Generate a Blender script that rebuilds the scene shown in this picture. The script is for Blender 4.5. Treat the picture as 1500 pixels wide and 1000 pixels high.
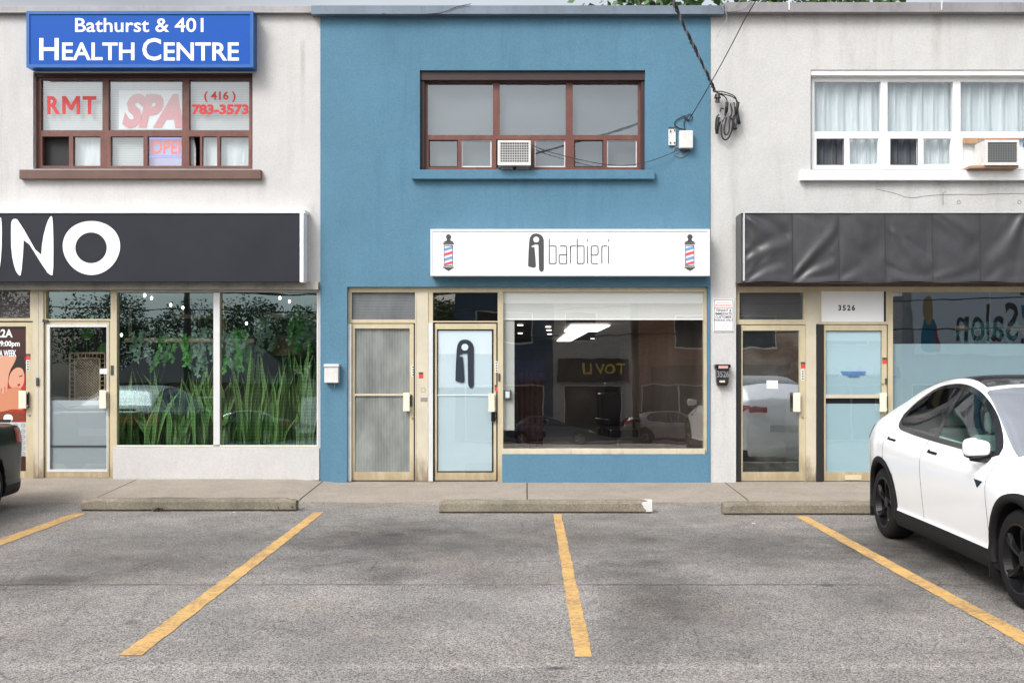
import bpy, bmesh, math, random
from mathutils import Vector, Matrix, noise as mnoise
R = math.radians
random.seed(7)
for o in list(bpy.data.objects): bpy.data.objects.remove(o)
sc = bpy.context.scene
col = sc.collection

# ---------------------------------------------------------------- camera
F, CX, HY, CH = 1440.0, 770.0, 535.0, 1.72      # focal length in photo pixels, vanishing point, eye height
D = 13.9                                          # metres from the camera to the shop fronts
cd = bpy.data.cameras.new('camera'); cam = bpy.data.objects.new('camera', cd); col.objects.link(cam)
cam.location = (0, 0, CH); cam.rotation_euler = (R(90), 0, 0)
cd.sensor_width = 36; cd.lens = 36*F/1500; cd.shift_x = -(CX-750)/1500; cd.shift_y = (HY-500)/1500
cd.clip_start = .05; cd.clip_end = 1000
sc.camera = cam
# ---------------------------------------------------------------- sky and sun
SUN_EL, SUN_AZ = 45, 217       # azimuth measured clockwise from +Y
w = bpy.data.worlds.new('World'); sc.world = w; w.use_nodes = True
wn = w.node_tree.nodes; wl = w.node_tree.links
bg = wn['Background']; bg.inputs['Strength'].default_value = .15
sky = wn.new('ShaderNodeTexSky'); sky.sky_type = 'NISHITA'; sky.sun_disc = False
sky.sun_elevation = R(SUN_EL); sky.sun_rotation = R(SUN_AZ); sky.air_density = 1.0; sky.dust_density = 4.0; sky.ozone_density = 1.0
hs = wn.new('ShaderNodeHueSaturation'); hs.inputs['Saturation'].default_value = .30
tcw = wn.new('ShaderNodeTexCoord'); nz = wn.new('ShaderNodeTexNoise'); nz.inputs['Scale'].default_value = 2.2; nz.inputs['Detail'].default_value = 5
mpw = wn.new('ShaderNodeMapping'); mpw.inputs['Scale'].default_value = (1, 1, 2.4)
rmp = wn.new('ShaderNodeMapRange'); rmp.inputs['From Min'].default_value = .3; rmp.inputs['From Max'].default_value = .7
rmp.inputs['To Min'].default_value = .8; rmp.inputs['To Max'].default_value = 1.45
mw = wn.new('ShaderNodeVectorMath'); mw.operation = 'SCALE'
wl.new(sky.outputs[0], hs.inputs['Color']); wl.new(tcw.outputs['Generated'], mpw.inputs[0]); wl.new(mpw.outputs[0], nz.inputs['Vector'])
wl.new(nz.outputs[0], rmp.inputs[0]); wl.new(hs.outputs[0], mw.inputs[0]); wl.new(rmp.outputs[0], mw.inputs['Scale']); 
sepw = wn.new('ShaderNodeSeparateXYZ'); wl.new(tcw.outputs['Generated'], sepw.inputs[0])      # an overcast sky is brightest overhead
rz = wn.new('ShaderNodeMapRange'); rz.inputs['From Min'].default_value = .1; rz.inputs['From Max'].default_value = .9; rz.inputs['To Min'].default_value = .85; rz.inputs['To Max'].default_value = 1.7
mw2 = wn.new('ShaderNodeVectorMath'); mw2.operation = 'SCALE'; wl.new(sepw.outputs['Z'], rz.inputs[0]); wl.new(mw.outputs[0], mw2.inputs[0]); wl.new(rz.outputs[0], mw2.inputs['Scale']); wl.new(mw2.outputs[0], bg.inputs['Color'])
sl = bpy.data.lights.new('sun', 'SUN'); sl.energy = 1.25; sl.angle = R(20); sl.color = (1, .98, .955)
so = bpy.data.objects.new('sun', sl); col.objects.link(so)
dv = Vector((math.sin(R(SUN_AZ))*math.cos(R(SUN_EL)), math.cos(R(SUN_AZ))*math.cos(R(SUN_EL)), math.sin(R(SUN_EL))))
so.rotation_euler = (-dv).to_track_quat('-Z', 'Y').to_euler()
sc.view_settings.view_transform = 'Standard'; sc.view_settings.look = 'None'
sc.view_settings.exposure = 0.24; sc.view_settings.gamma = 1; sc.view_settings.use_curve_mapping = False
sc.render.engine = 'CYCLES'
sc.cycles.max_bounces = 8; sc.cycles.transparent_max_bounces = 12; sc.cycles.glossy_bounces = 4
sc.cycles.caustics_reflective = False; sc.cycles.caustics_refractive = False

# ---------------------------------------------------------------- helpers
def X(px, Y=D): return (px-CX)*Y/F
def Z(py, Y=D): return CH+(HY-py)*Y/F
def lk(o): col.objects.link(o); return o
def tag(o, label=None, cat=None, group=None, kind=None):
    if label: o['label'] = label
    if cat: o['category'] = cat
    if group: o['group'] = group
    if kind: o['kind'] = kind
    return o
def empty(name, loc=(0,0,0), rz=0, label=None, cat=None, group=None):
    o = bpy.data.objects.new(name, None); lk(o); o.location = loc; o.rotation_euler = (0,0,rz); o.empty_display_size = .2
    return tag(o, label, cat, group)
def copy_tree(o, parent=None):
    c = o.copy(); lk(c); c.parent = parent
    for ch in [k for k in bpy.data.objects if k.parent == o]: copy_tree(ch, c)
    return c
class MB:
    def __init__(s): s.v=[]; s.f=[]; s.m=[]
    def quad(s, a, b, c, d, m=0):
        n=len(s.v); s.v += [tuple(a),tuple(b),tuple(c),tuple(d)]; s.f.append((n,n+1,n+2,n+3)); s.m.append(m); return s
    def box(s, x0,x1,y0,y1,z0,z1, m=0):
        if x0>x1: x0,x1=x1,x0
        if y0>y1: y0,y1=y1,y0
        if z0>z1: z0,z1=z1,z0
        n=len(s.v)
        s.v += [(x0,y0,z0),(x1,y0,z0),(x1,y1,z0),(x0,y1,z0),(x0,y0,z1),(x1,y0,z1),(x1,y1,z1),(x0,y1,z1)]
        for q in ((0,3,2,1),(4,5,6,7),(0,1,5,4),(1,2,6,5),(2,3,7,6),(3,0,4,7)):
            s.f.append(tuple(n+i for i in q)); s.m.append(m)
        return s
    def pbox(s, px0,py0,px1,py1, yf, yb, m=0):           # photo rectangle on the plane y=yf
        return s.box(X(px0,yf),X(px1,yf),yf,yb,Z(py1,yf),Z(py0,yf),m)
    def poly(s, pts, y, th=.002, m=0):                   # polygon in x,z extruded from y-th to y
        pts=list(pts)
        a=sum(pts[i][0]*pts[(i+1)%len(pts)][1]-pts[(i+1)%len(pts)][0]*pts[i][1] for i in range(len(pts)))
        if a<0: pts=pts[::-1]
        n=len(s.v); k=len(pts)
        s.v += [(p[0],y-th,p[1]) for p in pts]+[(p[0],y,p[1]) for p in pts]
        s.f.append(tuple(range(n,n+k))); s.m.append(m)
        s.f.append(tuple(range(n+2*k-1,n+k-1,-1))); s.m.append(m)
        for i in range(k):
            j=(i+1)%k; s.f.append((n+j,n+i,n+k+i,n+k+j)); s.m.append(m)
        return s
    def tube(s, pts, r, sides=8, m=0, caps=True):
        pts=[Vector(p) for p in pts]; n0=len(s.v); k=len(pts)
        up=Vector((0,0,1)); prev=None
        for i,p in enumerate(pts):
            t=(pts[min(i+1,k-1)]-pts[max(i-1,0)]).normalized()
            if prev is None:
                a=t.cross(up) if abs(t.z)<.95 else t.cross(Vector((1,0,0)))
                a.normalize()
            else:
                a=(prev-t*prev.dot(t)); a.normalize()
            prev=a; b=t.cross(a); rr=r[i] if isinstance(r,(list,tuple)) else r
            for q in range(sides):
                th=2*math.pi*q/sides; s.v.append(tuple(p+a*math.cos(th)*rr+b*math.sin(th)*rr))
        for i in range(k-1):
            for q in range(sides):
                q2=(q+1)%sides
                s.f.append((n0+i*sides+q, n0+i*sides+q2, n0+(i+1)*sides+q2, n0+(i+1)*sides+q)); s.m.append(m)
        if caps:
            s.f.append(tuple(n0+q for q in range(sides))[::-1]); s.m.append(m)
            s.f.append(tuple(n0+(k-1)*sides+q for q in range(sides))); s.m.append(m)
        return s
    def grid(s, fn, nu, nv, m=0):
        n=len(s.v)
        for i in range(nu+1):
            for j in range(nv+1): s.v.append(tuple(fn(i/nu, j/nv)))
        for i in range(nu):
            for j in range(nv):
                a=n+i*(nv+1)+j; s.f.append((a,a+nv+1,a+nv+2,a+1)); s.m.append(m)
        return s
    def ring(s, cx, cz, ro, ri, y, th=.003, m=0, sx=1, seg=40):
        n=len(s.v)
        for i in range(seg):
            t=2*math.pi*i/seg
            for (r_,yy) in ((ro,y-th),(ri,y-th),(ro,y),(ri,y)):
                s.v.append((cx+r_*sx*math.cos(t), yy, cz+r_*math.sin(t)))
        for i in range(seg):
            a=n+4*i; b=n+4*((i+1)%seg)
            s.f += [(a,b,b+1,a+1),(a+2,b+2,b,a),(a+1,b+1,b+3,a+3)]; s.m += [m]*3
        return s
    def build(s, name, mats, parent=None, smooth=False, bevel=0, angle=None):
        me=bpy.data.meshes.new(name); me.from_pydata(s.v,[],s.f); me.update()
        if not isinstance(mats,(list,tuple)): mats=[mats]
        for m in mats: me.materials.append(m)
        me.polygons.foreach_set('material_index', s.m)
        if smooth: me.polygons.foreach_set('use_smooth',[True]*len(me.polygons))
        o=bpy.data.objects.new(name, me); lk(o)
        if parent: o.parent=parent
        if bevel:
            b=o.modifiers.new('bevel','BEVEL'); b.width=bevel; b.segments=2; b.limit_method='ANGLE'; b.angle_limit=R(40)
        return o
def fix_parent(o, parent):
    # child whose mesh is in world coordinates under an Empty that is not at the origin
    o.parent=parent; o.matrix_parent_inverse=Matrix.Translation(-Vector(parent.location)); return o
def rebase(root):
    # children meshes are authored in world space: keep them there while the Empty sits at the thing's base
    for ch in [k for k in bpy.data.objects if k.parent==root]:
        ch.matrix_parent_inverse=Matrix.Translation(-Vector(root.location))
def base(root, x, y, z): root.location=(x,y,z); rebase(root)

def text_mesh(s, size_fit, y, mb, m=0, th=.003, bold=0.0, shear=0.0, flip=False, spacing=1.0, res=3):
    """letters laid into the world rectangle size_fit=(x0,z0,x1,z1), facing the street; flip for a sign facing the other way"""
    c=bpy.data.curves.new('t','FONT'); c.body=s; c.size=1; c.offset=bold; c.shear=shear; c.space_character=spacing; c.resolution_u=res; c.fill_mode='FRONT'
    o=bpy.data.objects.new('t',c); lk(o); dg=bpy.context.evaluated_depsgraph_get(); me=bpy.data.meshes.new_from_object(o.evaluated_get(dg))
    bpy.data.objects.remove(o); bpy.data.curves.remove(c)
    xs=[v.co.x for v in me.vertices]; ys=[v.co.y for v in me.vertices]
    x0,z0,x1,z1=size_fit; mnx,mxx,mny,mxy=min(xs),max(xs),min(ys),max(ys)
    n=len(mb.v); ed={}
    for v in me.vertices:
        fx=(v.co.x-mnx)/(mxx-mnx); fz=(v.co.y-mny)/(mxy-mny)
        if flip: fx=1-fx
        mb.v.append((x0+fx*(x1-x0), y, z0+fz*(z1-z0)))
    for p in me.polygons:
        vs=list(p.vertices)
        if flip: vs=vs[::-1]
        mb.f.append(tuple(n+i for i in vs)); mb.m.append(m)
    bpy.data.meshes.remove(me); return mb
def chaikin(p, it=3, closed=False):
    for _ in range(it):
        q=[] if closed else [p[0]]
        rng=range(len(p)) if closed else range(len(p)-1)
        for i in rng:
            a=p[i]; b=p[(i+1)%len(p)]
            q.append(tuple(a[k]*.75+b[k]*.25 for k in range(len(a)))); q.append(tuple(a[k]*.25+b[k]*.75 for k in range(len(a))))
        if not closed: q.append(p[-1])
        p=q
    return p
def stroke(mb, pts, wd, y, m=0):     # flat ribbon along x,z points
    L=[];Rr=[]
    for i,p in enumerate(pts):
        a=pts[max(i-1,0)]; b=pts[min(i+1,len(pts)-1)]
        dx,dz=b[0]-a[0],b[1]-a[1]; l=math.hypot(dx,dz) or 1; nx,nz=-dz/l*wd/2,dx/l*wd/2
        L.append((p[0]+nx,y,p[1]+nz)); Rr.append((p[0]-nx,y,p[1]-nz))
    n=len(mb.v); mb.v+=L+Rr; k=len(pts)
    for i in range(k-1): mb.f.append((n+k+i,n+k+i+1,n+i+1,n+i)); mb.m.append(m)

# ---------------------------------------------------------------- materials
class NT:
    def __init__(s,name):
        s.mat=bpy.data.materials.new(name); s.mat.use_nodes=True; s.n=s.mat.node_tree.nodes; s.l=s.mat.node_tree.links
        s.b=s.n['Principled BSDF']; s.out=s.n['Material Output']; s._p=None
    def pos(s):
        if s._p is None: s._p=s.n.new('ShaderNodeNewGeometry').outputs['Position']
        return s._p
    def objc(s): return s.n.new('ShaderNodeTexCoord').outputs['Object']
    def map(s, scale=(1,1,1), src=None):
        m=s.n.new('ShaderNodeMapping'); m.inputs['Scale'].default_value=scale; s.l.new(src or s.pos(), m.inputs[0]); return m.outputs[0]
    def noise(s, scale, detail=4, rough=.6, vec=None, dist=0):
        n=s.n.new('ShaderNodeTexNoise'); n.inputs['Scale'].default_value=scale; n.inputs['Detail'].default_value=detail
        n.inputs['Roughness'].default_value=rough; n.inputs['Distortion'].default_value=dist; s.l.new(vec or s.pos(), n.inputs['Vector']); return n.outputs[0]
    def voro(s, scale, vec=None, feat='F1', out='Distance'):
        n=s.n.new('ShaderNodeTexVoronoi'); n.feature=feat; n.inputs['Scale'].default_value=scale; s.l.new(vec or s.pos(), n.inputs['Vector']); return n.outputs[out]
    def rng(s, v, a,b,c,d):
        m=s.n.new('ShaderNodeMapRange'); s.l.new(v,m.inputs[0])
        for i,k in zip((1,2,3,4),(a,b,c,d)): m.inputs[i].default_value=k
        return m.outputs[0]
    def math(s, op, a, b=None, clamp=False):
        m=s.n.new('ShaderNodeMath'); m.operation=op; m.use_clamp=clamp
        for i,v in enumerate((a,b)):
            if v is None: continue
            if isinstance(v,(int,float)): m.inputs[i].default_value=v
            else: s.l.new(v,m.inputs[i])
        return m.outputs[0]
    def mix(s, f, a, b, mode='MIX'):
        m=s.n.new('ShaderNodeMix'); m.data_type='RGBA'; m.blend_type=mode
        for i,v in ((0,f),(6,a),(7,b)):
            if isinstance(v,(int,float)): m.inputs[i].default_value=v
            elif isinstance(v,tuple): m.inputs[i].default_value=(*v[:3],1)
            else: s.l.new(v,m.inputs[i])
        return m.outputs[2]
    def bump(s, h, strength=.3, dist=.01, nrm=None):
        b=s.n.new('ShaderNodeBump'); b.inputs['Strength'].default_value=strength; b.inputs['Distance'].default_value=dist; s.l.new(h,b.inputs['Height'])
        if nrm: s.l.new(nrm,b.inputs['Normal'])
        s.l.new(b.outputs[0], s.b.inputs['Normal']); return b.outputs[0]
    def col(s, c):
        if isinstance(c,tuple): s.b.inputs['Base Color'].default_value=(*c[:3],1)
        else: s.l.new(c, s.b.inputs['Base Color'])
    def set(s, **k):
        for a,v in k.items():
            i=s.b.inputs[a.replace('_',' ')]
            if isinstance(v,(int,float)): i.default_value=v
            elif isinstance(v,tuple): i.default_value=(*v[:3],1)
            else: s.l.new(v,i)
def sc3(c,k): return tuple(x*k for x in c)
def paint(name, c, rough=.45, metal=0., var=.12, scale=3., grime=None, bump=0, coat=0, spec=.5, bscale=40, splash=None):
    t=NT(name); n=t.noise(scale,5,.65)
    cc=t.mix(t.rng(n,.3,.7,0,1), sc3(c,1-var), sc3(c,1+var*.4))
    if grime:
        gc,ga=grime; g=t.rng(t.noise(1.0,6,.75,t.map((7,7,2.2))),.50,.74,0,ga); cc=t.mix(g,cc,gc)
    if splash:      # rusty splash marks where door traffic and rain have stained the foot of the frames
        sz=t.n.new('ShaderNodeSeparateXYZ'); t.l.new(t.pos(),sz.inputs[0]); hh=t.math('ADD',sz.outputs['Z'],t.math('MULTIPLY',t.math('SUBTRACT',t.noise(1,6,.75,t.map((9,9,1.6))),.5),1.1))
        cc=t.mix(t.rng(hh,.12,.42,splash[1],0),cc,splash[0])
    t.col(cc); t.set(Roughness=rough,Metallic=metal); t.b.inputs['Specular IOR Level'].default_value=spec
    if coat: t.b.inputs['Coat Weight'].default_value=coat; t.b.inputs['Coat Roughness'].default_value=.04
    if bump: t.bump(t.noise(bscale,4),bump,.003)
    return t.mat
def stucco(name, c, streak, sc_amt, mottling=.1, spots=()):
    t=NT(name)
    n=t.noise(1.1,6,.7); c1=t.mix(t.rng(n,.3,.72,0,1), sc3(c,1-mottling), sc3(c,1.04))
    f=t.noise(55,3,.7); c1=t.mix(t.rng(f,.35,.7,.34,0), c1, sc3(c,.55))
    s1=t.noise(1,7,.72,t.map((2.6,2.6,.32))); s2=t.noise(1,5,.7,t.map((9,9,1.0)))
    g=t.math('MULTIPLY', t.rng(s1,.5,.75,0,1), t.rng(s2,.4,.7,.3,1))
    c1=t.mix(t.math('MULTIPLY',g,sc_amt,True), c1, streak)
    if spots:
        p=t.n.new('ShaderNodeSeparateXYZ'); t.l.new(t.pos(),p.inputs[0]); wv=t.math('MULTIPLY',t.math('SUBTRACT',t.noise(1,5,.7,t.map((6,6,1.5))),.5),.5)
        nn=t.rng(t.noise(1,6,.75,t.map((10,10,2.5))),.35,.65,.15,1)
        for (px,p0,p1,wd,st) in spots:      # run marks left by water: start sharply, fade downwards
            zc0,zc1=Z(p0),Z(p1); dx=t.math('ABSOLUTE',t.math('ADD',t.math('SUBTRACT',p.outputs[0],X(px)),t.math('MULTIPLY',wv,wd*1.6)))
            a=t.math('MULTIPLY',t.rng(dx,0,wd,1,0),t.math('MULTIPLY',t.rng(p.outputs[2],zc1,zc0,0,1),t.rng(p.outputs[2],zc0,zc0+.04,1,0)))
            c1=t.mix(t.math('MULTIPLY',t.math('MULTIPLY',a,nn),st,True),c1,streak)
    t.col(c1); t.set(Roughness=.9); t.b.inputs['Specular IOR Level'].default_value=.2
    h=t.math('ADD', t.noise(70,3,.6), t.math('MULTIPLY', t.noise(24,4,.6),1.2))
    t.bump(h,.55,.008)
    return t.mat
def glass(name, refl=.17, tint=(.86,.9,.89), rough=.0, wob=.05, dust=0.0, solid=True, gc=(.92,.97,1), graze=.8):
    t=NT(name); t.n.remove(t.b)
    tr=t.n.new('ShaderNodeBsdfTransparent'); tr.inputs[0].default_value=(*tint,1)
    gl=t.n.new('ShaderNodeBsdfGlossy'); gl.inputs['Roughness'].default_value=rough; gl.inputs[0].default_value=(*gc,1)
    b=t.n.new('ShaderNodeBump'); b.inputs['Strength'].default_value=wob; b.inputs['Distance'].default_value=.02
    t.l.new(t.noise(1.3,2,.5), b.inputs['Height']); t.l.new(b.outputs[0], gl.inputs['Normal'])
    lw=t.n.new('ShaderNodeLayerWeight'); lw.inputs[0].default_value=.5
    fac=t.math('ADD', t.math('MULTIPLY',t.math('POWER',lw.outputs['Facing'],4.0),graze), refl, True)
    if solid: fac=t.math('MULTIPLY', fac, t.math('SUBTRACT',1,t.n.new('ShaderNodeNewGeometry').outputs['Backfacing']))
    mx=t.n.new('ShaderNodeMixShader'); t.l.new(fac,mx.inputs[0]); t.l.new(tr.outputs[0],mx.inputs[1]); t.l.new(gl.outputs[0],mx.inputs[2])
    last=mx.outputs[0]
    if dust:
        df=t.n.new('ShaderNodeBsdfDiffuse'); df.inputs[0].default_value=(.6,.62,.6,1)
        m2=t.n.new('ShaderNodeMixShader'); t.l.new(t.rng(t.noise(2.2,6,.7),.42,.75,dust*.15,dust),m2.inputs[0]); t.l.new(last,m2.inputs[1]); t.l.new(df.outputs[0],m2.inputs[2]); last=m2.outputs[0]
    t.l.new(last,t.out.inputs[0]); return t.mat
def emit(name,c,st):
    t=NT(name); t.col(sc3(c,.8)); t.set(Emission_Strength=st); t.b.inputs['Emission Color'].default_value=(*c,1); return t.mat
def flat(name,c,rough=.6,metal=0,spec=.5,coat=0):
    t=NT(name); t.col(c); t.set(Roughness=rough,Metallic=metal); t.b.inputs['Specular IOR Level'].default_value=spec
    if coat: t.b.inputs['Coat Weight'].default_value=coat
    return t.mat

m_white_wall = stucco('white_stucco',(.625,.62,.61),(.30,.29,.26),.42,spots=[(443,60,215,.05,.9),(30,262,300,.10,.5),(383,262,305,.08,.6),(20,99,240,.12,.3),(455,300,420,.10,.45),(250,690,600,.8,.0)])
m_white_wall2= stucco('white_stucco_streaked',(.62,.62,.61),(.27,.26,.23),.55,spots=[(1372,18,110,.10,.9),(1090,19,150,.10,.35),(1380,264,320,.16,.9),(1182,262,300,.05,.6),(1290,264,285,.35,.5),(1450,264,300,.5,.6),(1060,565,640,.06,.45),(1150,19,60,.05,.5),(1076,330,420,.05,.5),(1265,18,60,.3,.35)])
m_blue_wall  = stucco('blue_stucco',(.112,.242,.342),(.05,.13,.20),.55,.11,spots=[(640,262,330,.12,.4),(768,262,300,.09,.5),(900,262,320,.25,.3),(560,22,90,.5,.35),(880,22,80,.7,.35),(700,22,70,.5,.3),(1036,22,200,.05,.4)])
m_coping     = paint('coping_metal',(.30,.285,.29),.5,.2,.2,2,((.14,.13,.13),.5))
m_coping_bl  = paint('coping_metal_slate',(.155,.20,.25),.5,.2,.2,2,((.08,.09,.1),.5))
m_beige      = paint('beige_aluminium',(.61,.53,.36),.38,.15,.12,2.5,((.25,.18,.10),.32),splash=((.24,.16,.08),.5))
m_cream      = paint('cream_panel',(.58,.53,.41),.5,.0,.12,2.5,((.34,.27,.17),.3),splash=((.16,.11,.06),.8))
m_silver     = paint('white_aluminium_strip',(.72,.74,.75),.35,.2,.1,5)
m_brown      = paint('brown_window_paint',(.150,.052,.038),.42,0,.25,5,((.30,.15,.11),.35))
m_brown_dk   = paint('dark_brown_frame_and_shade',(.035,.018,.016),.5,0,.25,5)  # frame brown, darkened so the window head looks deep in shade
m_brown_sill = paint('brown_sill',(.135,.075,.058),.6,0,.2,4)
m_winwhite   = paint('white_window_paint',(.80,.81,.81),.4,0,.06,4,((.55,.53,.48),.2))
m_black      = flat('black_rubber',(.012,.012,.013),.6)
m_blackgl    = flat('black_gloss',(.008,.008,.01),.15)
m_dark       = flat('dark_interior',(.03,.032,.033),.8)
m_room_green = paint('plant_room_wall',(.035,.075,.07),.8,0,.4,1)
m_room_grey  = paint('barber_room_wall',(.13,.10,.085),.8,0,.4,1)
m_room_mid   = flat('grey_room',(.16,.17,.175),.8)
m_floor_in   = flat('shop_floor',(.09,.085,.08),.3)
m_glass      = glass('window_glass',.11,(.95,.97,.97))
m_glass_blu  = glass('teal_shop_glass',.24,(.92,.97,.97),gc=(.72,.95,1))
m_glass_up   = glass('upper_window_glass',.18,(.95,.97,.97),wob=.03)
m_glass_dk   = glass('barber_glass',.24,(.95,.95,.94),gc=(1,.96,.90))
m_glass_sal  = glass('salon_glass',.27,(.95,.97,.97))
m_glass_wet  = glass('streaked_door_glass',.46,(.75,.8,.78),dust=.10,wob=.08)
m_signwhite  = flat('sign_white',(.84,.845,.85),.35)
m_signframe  = paint('sign_frame_white',(.76,.77,.78),.3,.1,.08,8)
m_charcoal   = flat('charcoal_print',(.055,.055,.058),.5)
m_navy       = flat('navy_print',(.010,.018,.035),.5)
m_signblue   = flat('sign_blue',(.003,.080,.40),.45,spec=.2)
m_signblue_f = paint('sign_blue_frame',(.006,.10,.36),.35,.1,.15,6)
m_letterwhite= flat('white_lettering',(.86,.87,.88),.5)
m_signblack  = paint('charcoal_sign_face',(.022,.026,.034),.5,0,.25,.8,spec=.22)
m_red        = flat('red_print',(.62,.035,.035),.5)
m_redpale    = flat('pale_red_print',(.72,.20,.22),.6)
m_redico     = flat('red_stripe',(.70,.08,.10),.5)
m_blueico    = flat('blue_stripe',(.17,.30,.62),.5)
m_film       = flat('pale_blue_film',(.57,.68,.735),.16)
m_film2      = flat('teal_blue_film',(.43,.585,.65),.16)
m_plastic_w  = paint('white_plastic',(.68,.68,.66),.45,0,.12,9,((.4,.36,.28),.3))
m_steel      = flat('steel',(.45,.45,.44),.3,.8)
m_wire       = flat('black_cable',(.018,.018,.02),.55)
m_wiregrey   = flat('grey_cable',(.28,.29,.30),.5)
m_wood       = paint('pale_wood_pole',(.55,.42,.27),.6,0,.2,9)
m_woodor     = paint('orange_plywood',(.42,.25,.15),.7,0,.2,9)
def striped(name,c,c2,period,axis='Z',rough=.5,duty=.25):
    t=NT(name); sp=t.n.new('ShaderNodeSeparateXYZ'); t.l.new(t.pos(),sp.inputs[0])
    fr=t.math('FRACT',t.math('DIVIDE',sp.outputs[axis],period)); f=t.math('LESS_THAN',fr,duty)
    t.col(t.mix(f,c,c2)); t.set(Roughness=rough); t.bump(fr,.6,.004); return t.mat
m_blind_w = striped('white_blind',(.62,.63,.63),(.36,.37,.38),.025)
m_blind_g = striped('grey_blind',(.135,.145,.16),(.06,.065,.075),.03)
m_blind_br= striped('brown_blind',(.13,.10,.10),(.06,.045,.045),.026)
def reeded(name,axis,c1,c2):
    t=NT(name); sp=t.n.new('ShaderNodeSeparateXYZ'); t.l.new(t.pos(),sp.inputs[0])
    s=t.math('SINE',t.math('MULTIPLY',sp.outputs[axis],2*math.pi/.022)); n=t.noise(1,3,.6,t.map((3,3,1.2)))
    c=t.mix(t.rng(n,.35,.65,0,1),c1,c2); c=t.mix(t.rng(s,-.2,1,0,.35),c,sc3(c2,1.6)); t.col(c); t.set(Roughness=.14); t.b.inputs['Alpha'].default_value=.86
    t.bump(s,.35,.004); return t.mat
m_reed  = reeded('reeded_glass','X',(.14,.155,.15),(.30,.32,.305))
m_reedh = reeded('ribbed_transom_glass','Z',(.10,.11,.12),(.17,.18,.19))
def frost(name,c,al):
    t=NT(name); t.col(c); t.set(Roughness=.3,Alpha=al); return t.mat
m_frost = frost('frosted_film',(.42,.46,.49),.93)
def curtain_m():
    t=NT('sheer_curtain'); n=t.noise(1,4,.6,t.map((14,14,.8))); t.col(t.mix(t.rng(n,.35,.65,0,1),(.60,.66,.69),(.80,.83,.84))); t.set(Roughness=.9); t.bump(n,.8,.05); return t.mat
m_curtain=curtain_m()
m_leaf  = paint('vine_leaf',(.12,.45,.06),.5,0,.5,14)
m_leaf2 = paint('pale_vine_leaf',(.30,.46,.33),.5,0,.4,14)
m_snake = striped('snake_plant_blade',(.07,.17,.045),(.14,.28,.08),.05,'Z',.4,.4)
m_snake_e=flat('snake_plant_margin',(.36,.46,.13),.45)
m_tree  = paint('tree_foliage',(.07,.14,.04),.6,0,.6,1.5)
m_bark  = paint('bark',(.09,.07,.055),.9,0,.3,8,bump=.5)
m_brick = None
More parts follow.
